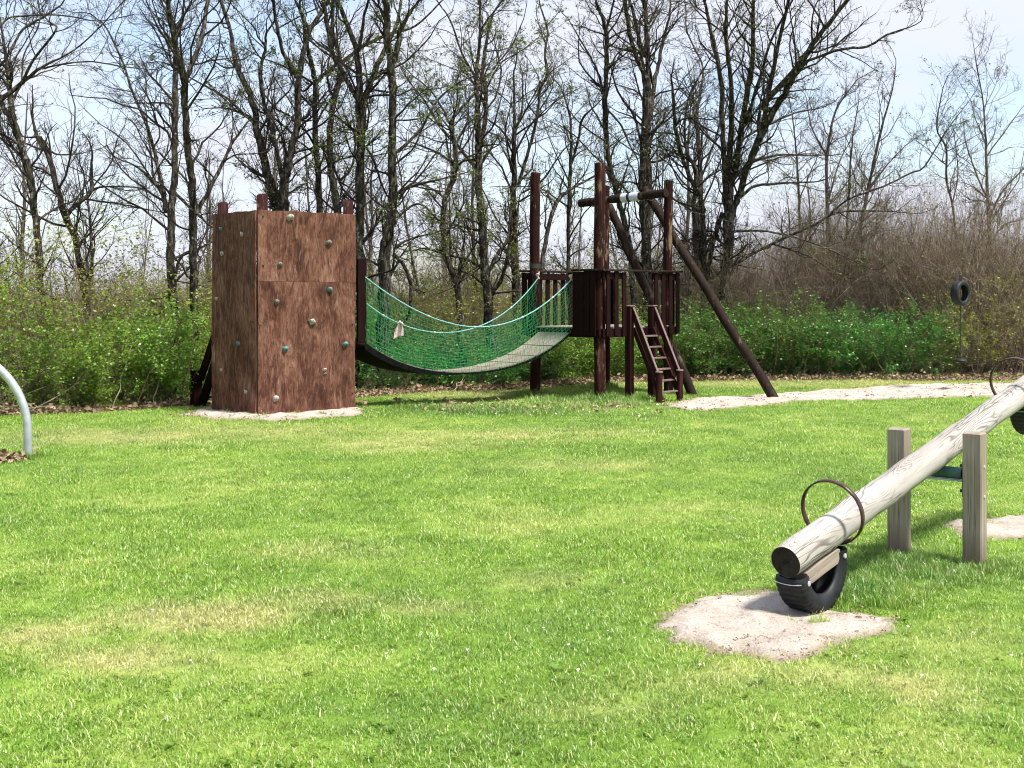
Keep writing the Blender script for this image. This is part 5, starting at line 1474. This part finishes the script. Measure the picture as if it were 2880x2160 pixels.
def proto_bush(name, seed, W, H, nst, leaf, nleaf, lsize, tmat='twig', n3=5, n4=3, up=.35, thick=1.0, leafname='foliage', low=0.0):
    """many-stemmed shrub: stems, twigs and leaves that grow along the twigs in clumps"""
    rng = np.random.default_rng(seed)
    root = bpy.data.objects.new(name, None); COL.objects.link(root)
    a = rng.random(nst) * 6.283; rr = np.sqrt(rng.random(nst)) * W * .32
    st = np.stack([rr * np.cos(a), rr * np.sin(a), np.full(nst, -.05)], 1)
    d = np.stack([np.cos(a) * (.15 + .55 * rng.random(nst)), np.sin(a) * (.15 + .55 * rng.random(nst)), np.full(nst, 1.0)], 1)
    ln = H * (.65 + .45 * rng.random(nst))
    K = 9
    S = wiggle(st, d, ln, K, rng, .13, .02)
    SR = (.007 + .009 * rng.random(nst))[:, None] * thick * np.linspace(1, .25, K)[None, :]
    parts = [tubes(S, SR, 4)]
    p, dd, r, rem = spawn(S, SR, n3 + 3, rng, low + .08, .9)
    l2 = np.clip(H * (.16 + .26 * rng.random(len(p))), .12, .9)
    T2 = wiggle(p, dd + np.array([0, 0, up * .5]), l2, 6, rng, .22, .03)
    R2 = np.clip(r * .5, .002, .006)[:, None] * thick * np.linspace(1, .35, 6)[None, :]
    parts.append(tubes(T2, R2, 3))
    p, dd, r, rem = spawn(T2, R2, n4, rng, .15, .8)
    T3 = wiggle(p, dd, np.repeat(l2, n4) * (.3 + .4 * rng.random(len(p))), 4, rng, .25, .04)
    R3 = np.clip(r * .7, .0014, .004)[:, None] * np.linspace(1, .5, 4)[None, :]
    parts.append(tubes(T3, R3, 3))
    Vb, Fb = merge(parts); np_obj('stems', Vb, Fb, tmat, root)
    if nleaf:
        src = np.concatenate([T3.reshape(-1, 3), T2[:, 2:].reshape(-1, 3)])
        src = src[src[:, 2] > .02]
        w = .25 + vnoise(src[:, 0] * 3.1 + seed, src[:, 2] * 3.1 + src[:, 1] * 2.0, seed)
        C = src[rng.choice(len(src), nleaf, p=w / w.sum())] + rng.normal(size=(nleaf, 3)) * lsize * .55
        C[:, 2] = np.clip(C[:, 2], .02, None)
        Vl, Fl = leaf_quads(C, np.full(nleaf, lsize), rng, .45, .62)
        np_obj(leafname, Vl, Fl, leaf, root)
    return root
P_BUSH = [proto_bush('leafy_shrub', 401, 1.7, 1.45, 34, 'leaf_dark', 9000, .048, 'twig_bud'), proto_bush('leafy_shrub', 402, 1.6, 1.25, 30, 'leaf_dark', 8000, .044, 'twig_bud'), proto_bush('leafy_shrub', 403, 1.9, 1.55, 38, 'leaf_dark', 9500, .050, 'twig_bud'), proto_bush('leafy_shrub', 404, 1.5, 1.9, 26, 'leaf_mid', 6000, .042, 'twig_brown'), proto_bush('leafy_shrub', 405, 1.7, 2.2, 24, 'leaf_yellow', 4600, .040, 'twig_brown'), proto_bush('leafy_shrub', 406, 1.3, .7, 26, 'leaf_dark', 5000, .046, 'twig_bud')]
used_b = [False] * 6
NOLEAF = {}
SHRUBS = [  # x, y beyond the lawn edge, proto, scale xy, scale z, leaf material, label
 (-7.55, .9, 3, 1.05, 1.10, 'leaf_mid', 'fresh green shrub at the far left edge behind the steel arch'),
 (-6.75, .8, 3, 1.00, .92, 'leaf_mid', 'fresh green shrub between the steel arch and the twin-stemmed tree'),
 (-6.95, 2.2, 4, 1.20, 1.08, 'leaf_yellow', 'tall yellow-green shrub behind the fresh shrubs at far left'),
 (-6.10, .7, 0, .85, .80, 'leaf_mid', 'low dense shrub under the twin-stemmed leaning tree'),
 (-6.00, 2.1, 4, 1.15, 1.02, 'leaf_yellow', 'tall yellow-green shrub round the foot of the twin-stemmed tree'),
 (-5.45, .7, 1, .95, 1.05, 'leaf_mid', 'bright green shrub with pale dead sticks in front of it'),
 (-5.15, 1.9, 4, 1.10, .98, 'leaf_yellow', 'sparse yellowish shrub left of the straight tree'),
 (-5.00, .85, 0, .90, 1.00, 'leaf_mid', 'bright green shrub at the foot of the straight tree'),
 (-4.20, 2.1, 2, .90, .95, 'leaf_mid', 'green shrub left behind the climbing tower ladder'),
 (-3.95, 2.2, 4, 1.0, .95, 'leaf_yellow', 'yellowish shrub in the gap left of the climbing tower'),
 (-3.10, 2.3, 2, 1.0, 1.0, 'leaf_mid', 'shrub hidden behind the climbing tower'),
 (-2.05, .9, 1, .90, .72, 'leaf_dark', 'dark green shrub beside the right foot of the climbing tower'),
 (-1.55, 1.9, 4, 1.05, .92, 'leaf_yellow', 'yellow-green shrub seen through the left part of the net'),
 (-1.25, .8, 5, 1.0, 1.0, 'leaf_dark', 'low dark shrub under the left half of the net bridge'),
 (-.65, 2.1, 4, 1.10, .92, 'leaf_yellow', 'yellow-green shrub behind the middle of the net bridge'),
 (-.50, .8, 5, 1.05, 1.0, 'leaf_dark', 'low dark shrub under the lowest part of the net bridge'),
 (.10, 2.0, 4, 1.05, .88, 'leaf_yellow', 'yellow-green shrub left of the platform, behind the bridge end'),
 (.25, .8, 5, 1.0, 1.0, 'leaf_dark', 'low dark shrub behind the leftmost platform post'),
 (.95, .9, 1, .85, .78, 'leaf_mid', 'green shrub seen under the left half of the platform'),
 (1.10, 2.2, 4, 1.05, .84, 'leaf_yellow', 'yellow-green shrub behind the platform pickets'),
 (1.75, .9, 0, .85, .82, 'leaf_mid', 'green shrub seen under the right half of the platform'),
 (2.15, 2.1, 4, 1.0, .86, 'leaf_mid', 'light green shrub seen through the ladder opening'),
 (2.70, .85, 1, .95, .80, 'leaf_mid', 'dense green shrub behind the ladder'),
 (3.45, .80, 0, 1.00, .96, 'leaf_dark', 'dense green shrub behind the feet of the slanting braces'),
 (4.15, .85, 2, .95, .74, 'leaf_dark', 'dense dark green shrub between the two slanting braces'),
 (4.85, .85, 0, 1.00, 1.0, 'leaf_dark', 'dense dark green shrub just right of the long brace foot'),
 (5.20, 1.5, 3, .80, .88, 'leaf_mid', 'taller light green shrub with an upright tip right of the braces'),
 (5.60, .80, 1, 1.05, .98, 'leaf_dark', 'dense dark green shrub in the middle of the right-hand row'),
 (6.35, .95, 2, 1.00, .70, 'leaf_dark', 'dense dark green shrub left of the hanging tyre, second in the row'),
 (7.05, .85, 0, 1.00, .92, 'leaf_dark', 'dense dark green shrub directly left of the hanging seat'),
 (7.85, .95, 3, .90, .60, 'leaf_mid', 'small light green shrub behind the hanging seat'),
 (8.55, 1.0, 4, 1.05, .80, 'leaf_yellow', 'yellow-green shrub right of the hanging tyre'),
 (9.35, 1.1, 4, 1.10, .86, 'leaf_yellow', 'yellow-green shrub at the right edge above the seesaw'),
]
for i, (x, dy, k, sx, szz, lm, lab) in enumerate(SHRUBS):
    y = float(edge_y(np.array([x]))[0]) + dy
    o = place_proto(P_BUSH, used_b, k, (x, y, gz(x, y)), rs.random() * 6.28, (sx, sx, szz), lab, 'shrub', 'shrubs along the lawn edge', {'foliage': lm})
    for ch in o.children:
        if ch.name.split('.')[0] == 'foliage':
            ch.material_slots[0].link = 'OBJECT'; ch.material_slots[0].material = M[lm]
# second row of undergrowth, deeper in the wood
for i in range(26):
    x = -9.5 + 20 * (i + rs.random()) / 26; y = float(edge_y(np.array([x]))[0]) + 3.2 + 2.2 * rs.random()
    left = x < 3.0
    s = .95 + .4 * rs.random()
    o = link_copy(P_BUSH[4], (x, y, 0), rs.random() * 6.28, (s, s, s * (.92 if left else .62)), ('hazy yellow-green shrub of the back row ' if left else 'olive shrub of the back row ') + zone(x, y), 'shrub', 'back row shrubs ' + zone(x, y))
    for ch in o.children:
        if ch.name.split('.')[0] == 'foliage':
            ch.material_slots[0].link = 'OBJECT'; ch.material_slots[0].material = M['leaf_yellow' if left else 'leaf_mid']
P_BARE = [proto_bush('bare_bush', 501, 1.9, 2.6, 60, None, 0, .05, 'twig_brown', 7, 4, .5, 1.0), proto_bush('bare_bush', 502, 2.2, 2.3, 70, None, 0, .05, 'twig_brown', 7, 4, .5, 1.0), proto_bush('bare_bush', 503, 1.6, 3.0, 60, 'leaf_russet', 900, .04, 'twig_bud', 7, 4, .6, 1.0, 'dead_leaves')]
used_r = [False] * 3
for i in range(50):
    if i < 32:
        x = 2.8 + 8.8 * (i + rs.random()) / 32; y = 24.6 + 4.0 * rs.random(); s = .95 + .25 * rs.random(); sz_ = s * (.78 + .40 * min(1, max(0, (x - 4.5) / 3)))
        lab, grp = 'bare brown twiggy thicket bush ' + zone(x, y), 'brown thicket bushes ' + zone(x, y)
    else:
        x = -16 + 34 * (i - 32 + rs.random()) / 18; y = 34 + 8 * rs.random(); s = 1.3 + .4 * rs.random(); sz_ = s * .66
        lab, grp = 'far grey-brown bush closing the view ' + zone(x, y), 'far bushes ' + zone(x, y)
    place_proto(P_BARE, used_r, int(rs.integers(0, 3)), (x, y, 0), rs.random() * 6.28, (s, s, sz_), lab, 'bush', grp)

# ------------------------------------------------------------------ scatter: grass, litter, daisies
def scatter(name, pts, rot, scl, idx, srcs, kind='stuff', label=None, cat=None, fields=None):
    me = bpy.data.meshes.new(name)
    n = len(pts)
    me.vertices.add(n); me.vertices.foreach_set('co', np.asarray(pts, dtype=np.float32).ravel())
    for an, typ, dat, key in (('rot', 'FLOAT_VECTOR', rot, 'vector'), ('scl', 'FLOAT', scl, 'value'), ('pick', 'INT', idx, 'value')):
        at = me.attributes.new(an, typ, 'POINT'); at.data.foreach_set(key, np.asarray(dat, dtype=np.int32 if typ == 'INT' else np.float32).ravel())
    for an, dat in (fields or {}).items():
        at = me.attributes.new(an, 'FLOAT', 'POINT'); at.data.foreach_set('value', np.asarray(dat, dtype=np.float32))
    me.update()
    o = bpy.data.objects.new(name, me); COL.objects.link(o)
    col = bpy.data.collections.new(name + '_pieces')
    for s_ in srcs: col.objects.link(s_)
    g = bpy.data.node_groups.new(name + '_scatter', 'GeometryNodeTree')
    g.interface.new_socket('Geometry', in_out='INPUT', socket_type='NodeSocketGeometry'); g.interface.new_socket('Geometry', in_out='OUTPUT', socket_type='NodeSocketGeometry')
    gi = g.nodes.new('NodeGroupInput'); go = g.nodes.new('NodeGroupOutput')
    ci = g.nodes.new('GeometryNodeCollectionInfo'); ci.inputs['Collection'].default_value = col
    ci.inputs['Separate Children'].default_value = True; ci.inputs['Reset Children'].default_value = True
    ip = g.nodes.new('GeometryNodeInstanceOnPoints'); ip.inputs['Pick Instance'].default_value = True
    def attr(nm, dt):
        a = g.nodes.new('GeometryNodeInputNamedAttribute'); a.data_type = dt; a.inputs['Name'].default_value = nm
        return a.outputs['Attribute']
    e2r = g.nodes.new('FunctionNodeEulerToRotation')
    g.links.new(attr('rot', 'FLOAT_VECTOR'), e2r.inputs[0])
    g.links.new(gi.outputs[0], ip.inputs['Points']); g.links.new(ci.outputs[0], ip.inputs['Instance'])
    g.links.new(attr('pick', 'INT'), ip.inputs['Instance Index']); g.links.new(e2r.outputs[0], ip.inputs['Rotation']); g.links.new(attr('scl', 'FLOAT'), ip.inputs['Scale'])
    g.links.new(ip.outputs[0], go.inputs[0])
    md = o.modifiers.new('scatter', 'NODES'); md.node_group = g
    tag(o, label, cat, None, kind)
    return o
def blade_clump(name, seed, n, rad, hmin, hmax, w, lean, mat='grass_blade'):
    rng = np.random.default_rng(seed)
    r = np.sqrt(rng.random(n)) * rad; a = rng.random(n) * 6.283
    b = np.stack([r * np.cos(a), r * np.sin(a), np.full(n, -.006)], 1)
    h = hmin + (hmax - hmin) * rng.random(n) ** 1.4
    la = rng.random(n) * 6.283; ll = h * lean * (.3 + rng.random(n))
    dl = np.stack([np.cos(la), np.sin(la), np.zeros(n)], 1)
    wd = np.stack([-np.sin(la + rng.normal(size=n) * .6), np.cos(la), np.zeros(n)], 1); wd = unit(wd) * (w * (.7 + .6 * rng.random(n)))[:, None] / 2
    up = np.array([0, 0, 1.0])
    m1 = b + dl * (ll * .35)[:, None] + up * (h * .6)[:, None]
    tip = b + dl * ll[:, None] + up * (h * (1 - .18 * lean))[:, None]
    V = np.stack([b - wd, b + wd, m1 + wd * .8, m1 - wd * .8, tip + wd * .12, tip - wd * .12], 1).reshape(-1, 3)
    i = np.arange(n)[:, None] * 6
    F = np.concatenate([i + np.array([0, 1, 2, 3]), i + np.array([3, 2, 4, 5])], 0)
    me = raw_mesh(name, V, F); me.materials.append(M[mat])
    at = me.attributes.new('shade', 'FLOAT', 'POINT'); at.data.foreach_set('value', np.repeat(rng.random(n), 6).astype(np.float32))
    return bpy.data.objects.new(name, me)
clumps = [blade_clump('grass_clump', 600 + i, 38, .075, .010, .032, .0034, 1.0) for i in range(5)] + [blade_clump('grass_tuft', 620 + i, 46, .06, .05, .12, .0042, .7) for i in range(3)]
def rosette(i):
    rng = np.random.default_rng(640 + i); n = 12; a = rng.random(n) * 6.283
    d = np.stack([np.cos(a), np.sin(a), .15 + .35 * rng.random(n)], 1); w = np.stack([-np.sin(a), np.cos(a), np.zeros(n)], 1)
    c = rng.normal(size=(n, 3)) * .018; c[:, 2] = .012 + .012 * rng.random(n)
    L_ = (.022 + .022 * rng.random(n))[:, None]
    V = np.stack([c, c + d * L_ * .55 + w * L_ * .28, c + d * L_, c + d * L_ * .55 - w * L_ * .28], 1).reshape(-1, 3)
    me = raw_mesh('weed_rosette', V, np.arange(4 * n).reshape(n, 4)); me.materials.append(M['grass_blade'])
    at = me.attributes.new('shade', 'FLOAT', 'POINT'); at.data.foreach_set('value', np.repeat(rng.random(n) * .5, 4).astype(np.float32))
    return bpy.data.objects.new('weed_rosette', me)
clumps += [rosette(0), rosette(1)]
rg = np.random.default_rng(9)
def lawn_points(y0, y1, dens):
    area_pts = int(dens * (y1 - y0) * (y1 * .9 + 1.0))
    y = y0 + (y1 - y0) * rg.random(area_pts); x = (rg.random(area_pts) - .5) * (y1 * .9 + 1.0)
    k = np.abs(x) < y * .45 + .5
    return x[k], y[k]
GX, GY, GS, GI = [], [], [], []
for (y0, y1, dens, s0) in ((3.6, 7.5, 620, .95), (7.5, 12, 430, 1.05), (12, 17.5, 250, 1.25), (17.5, 24, 150, 1.5)):
    x, y = lawn_points(y0, y1, dens)
    keep = y < edge_y(x) + .25
    for k_ in SAND:
        sd = sand_sd(x, y, k_)
        keep &= ((sd > .05) | ((sd > -.02) & (rg.random(len(x)) < .55)) | ((sd > -.12) & (rg.random(len(x)) < .14)) | (rg.random(len(x)) < .004))
    x = x[keep]; y = y[keep]
    GX.append(x); GY.append(y); GS.append(s0 * (.7 + .5 * rg.random(len(x))) * (.8 + .45 * vnoise(x * 1.3, y * 1.3, 51))); GI.append(rg.integers(0, 5, len(x)))
# longer unmown grass round posts, under the bridge and along the wood
def tufts(n, fx, s0, s1):
    x, y = fx(n); GX.append(x); GY.append(y); GS.append(s0 + (s1 - s0) * rg.random(len(x))); GI.append(rg.integers(5, 8, len(x)))
def around(cx, cy, r):
    return lambda n: (cx + rg.normal(size=n) * r, cy + rg.normal(size=n) * r)
tufts(60, around(2.60, 7.14, .12), .35, .65); tufts(60, around(2.26, 7.44, .12), .35, .7); tufts(150, around(2.36, 7.12, .20), .4, .8); tufts(120, around(1.80, 6.50, .14), .45, .85)
tufts(5, around(1.47, 6.01, .022), .5, .8); tufts(3, around(1.33, 5.99, .015), .4, .6); tufts(60, around(2.05, 6.75, .25), .4, .75)
def in_poly(poly, soft=.0):
    xs_ = [p[0] for p in poly]; ys_ = [p[1] for p in poly]
    def f(n):
        x = min(xs_) + (max(xs_) - min(xs_)) * rg.random(n); y = min(ys_) + (max(ys_) - min(ys_)) * rg.random(n)
        k = poly_sd(x, y, poly) + .25 * (vnoise(x * 3, y * 3, 61) - .3) < soft
        return x[k], y[k]
    return f
LONG = [(-2.0, 17.05), (.46, 15.75), (1.25, 17.4), (1.95, 17.6), (2.0, 18.6), (1.7, 20.2), (.5, 19.4), (-.2, 17.6), (-1.2, 17.5)]
tufts(1500, in_poly(LONG), .7, 1.35)
for (a, b) in ((0, 0), (WA, 0), (WA + .2, .56), (0, WB)):
    p = PP(a, b); tufts(60, around(p.x, p.y, .14), .9, 1.7)
def along_edge(n):
    x = -9 + 19 * rg.random(n); return x, edge_y(x) + .15 + .35 * rg.random(n)
tufts(420, along_edge, .8, 1.6)
tufts(40, around(-4.66, 12.03, .09), .5, 1.0)
tufts(60, around(-3.1, 15.75, .5), .5, .9)
# low broad-leaved weeds pressed into the turf
nw_ = 700; y = 4 + 10 * rg.random(nw_) ** 1.2; x = (rg.random(nw_) - .5) * y * .88
k = vnoise(x * 1.7, y * 1.7, 91) > .55
for key in SAND: k &= sand_sd(x, y, key) > .05
GX.append(x[k]); GY.append(y[k]); GS.append(.35 + .45 * rg.random(k.sum())); GI.append(rg.integers(8, 10, k.sum()))
gx = np.concatenate(GX); gy = np.concatenate(GY); gs = np.concatenate(GS); gi_ = np.concatenate(GI)
gp = np.stack([gx, gy, ground_z(gx, gy)], 1)
gr = np.stack([rg.normal(size=len(gx)) * .12, rg.normal(size=len(gx)) * .12, rg.random(len(gx)) * 6.283], 1)
scatter('grass', gp, gr, gs, gi_, clumps, label='short sunlit lawn grass with yellowed patches', cat='grass', fields=lawn_fields(gx, gy))
# leaf litter along the wood's edge
def litter_src(i):
    rng = np.random.default_rng(700 + i); n = 9
    C = np.stack([rng.normal(size=n) * .06, rng.normal(size=n) * .06, .006 + .02 * rng.random(n)], 1)
    V, F = leaf_quads(C, np.full(n, .050), rng, .25, .6)
    me = raw_mesh('fallen_leaf', V, F); me.materials.append(M['dry_leaf'])
    return bpy.data.objects.new('fallen_leaf', me)
n = 5200
x = -9.5 + 20 * rg.random(n); y = edge_y(x) + np.where(rg.random(n) < .72, np.abs(rg.normal(size=n)) * .34 - .12, rg.random(n) * 2.4)
n2 = 90; x2 = rg.normal(size=n2) * .8 + .2; y2 = 17.4 + rg.normal(size=n2) * .5
n3 = 70; x3 = -4.95 + rg.normal(size=n3) * .18; y3 = 11.8 + rg.normal(size=n3) * .10
x4 = .6 + 1.4 * rg.random(700); y4 = 5.2 + 1.5 * rg.random(700); k4 = sand_sd(x4, y4, 'seesaw') < .06; x4 = x4[k4][:130]; y4 = y4[k4][:130]
x5 = 2 + 8 * rg.random(2600); y5 = 16.5 + 6 * rg.random(2600); k5 = sand_sd(x5, y5, 'track') < .1; x5 = x5[k5][:420]; y5 = y5[k5][:420]
x6 = -4.6 + 3 * rg.random(600); y6 = 15.2 + 1.6 * rg.random(600); k6 = sand_sd(x6, y6, 'tower') < .1; x6 = x6[k6][:90]; y6 = y6[k6][:90]
n0 = len(x) + n2 + n3
x = np.concatenate([x, x2, x3, x4, x5, x6]); y = np.concatenate([y, y2, y3, y4, y5, y6])
lsc = .7 + .7 * rg.random(len(x)); lsc[n0:n0 + len(x4)] *= .22; lsc[n0 + len(x4):] *= .45
scatter('leaf_litter', np.stack([x, y, ground_z(x, y) + .02], 1), np.stack([rg.normal(size=len(x)) * .3, rg.normal(size=len(x)) * .3, rg.random(len(x)) * 6.28], 1), lsc, rg.integers(0, 4, len(x)), [litter_src(i) for i in range(4)], label='brown fallen leaves along the edge of the wood', cat='leaf litter')
# daisies: small discs of petals on short stalks
def daisy():
    m = MB(); k = 10
    vs = [(0, 0, .040)] + [(.011 * math.cos(2 * math.pi * i / k) * (1 if i % 2 else .75), .011 * math.sin(2 * math.pi * i / k) * (1 if i % 2 else .75), .043) for i in range(k)]
    m.add(vs, [(0, i + 1, (i + 1) % k + 1) for i in range(k)])
    m.tube([(0, 0, 0), (0, 0, .039)], .0012, 3, cap=False)
    me = bpy.data.meshes.new('daisy'); me.from_pydata([tuple(v) for v in m.v], [], m.f); me.update(); me.materials.append(M['petal'])
    return bpy.data.objects.new('daisy', me)
n = 210
y = 4.2 + 9 * rg.random(n) ** 1.3; x = (rg.random(n) - .5) * y * .85
k = vnoise(x * 1.1, y * 1.1, 81) > .52
x = x[k]; y = y[k]
x2 = .6 + rg.normal(size=70) * .8; y2 = 16.9 + rg.normal(size=70) * .5
x = np.concatenate([x, x2]); y = np.concatenate([y, y2])
scatter('daisies', np.stack([x, y, ground_z(x, y) + .0], 1), np.stack([rg.normal(size=len(x)) * .3, rg.normal(size=len(x)) * .3, rg.random(len(x)) * 6.28], 1), np.where(y > 14, 1.3, .62) * (.8 + .4 * rg.random(len(x))), np.zeros(len(x), int), [daisy()], label='tiny white daisies dotted through the lawn', cat='daisies')
# fallen sticks at the foot of the shrubs
STICKS = [((-6.3, 16.15, .02), (-5.5, 16.7, .55), .008, 'pale dead stick leaning in the shrub left of the straight tree'), ((-5.35, 16.75, .0), (-5.15, 16.95, .95), .009, 'pale upright dead stick before the bright green shrub'), ((-4.95, 17.2, .0), (-4.80, 17.3, .8), .007, 'thin pale stick standing left of the climbing tower ladder'),
          ((-7.0, 15.9, .06), (-5.9, 16.5, .10), .014, 'long pale branch lying on the ground behind the steel arch'), ((-6.9, 16.1, .10), (-6.2, 16.2, .16), .010, 'short pale branch lying across the longer one behind the arch'), ((-.95, 19.95, .02), (-.7, 20.4, .35), .008, 'pale stick poking out of the low shrub under the bridge')]
for k, (a, b, r, lab) in enumerate(STICKS):
    a = Vector(a); b = Vector(b); m = MB()
    rr_ = random.Random(k)
    pts = [a.lerp(b, f / 6) + Vector((rr_.uniform(-.03, .03), rr_.uniform(-.03, .03), rr_.uniform(-.02, .02))) for f in range(7)]
    m.tube(pts, [r * (1 - .1 * f) for f in range(7)], 6)
    tw = pts[4]; m.tube([tw, tw + Vector((rr_.uniform(-.2, .2), 0, .15)), tw + Vector((rr_.uniform(-.3, .3), .05, .28))], [r * .5, r * .4, r * .2], 5)
    tag(m.build('fallen_stick', 'stick_pale', None, a), lab, 'stick')
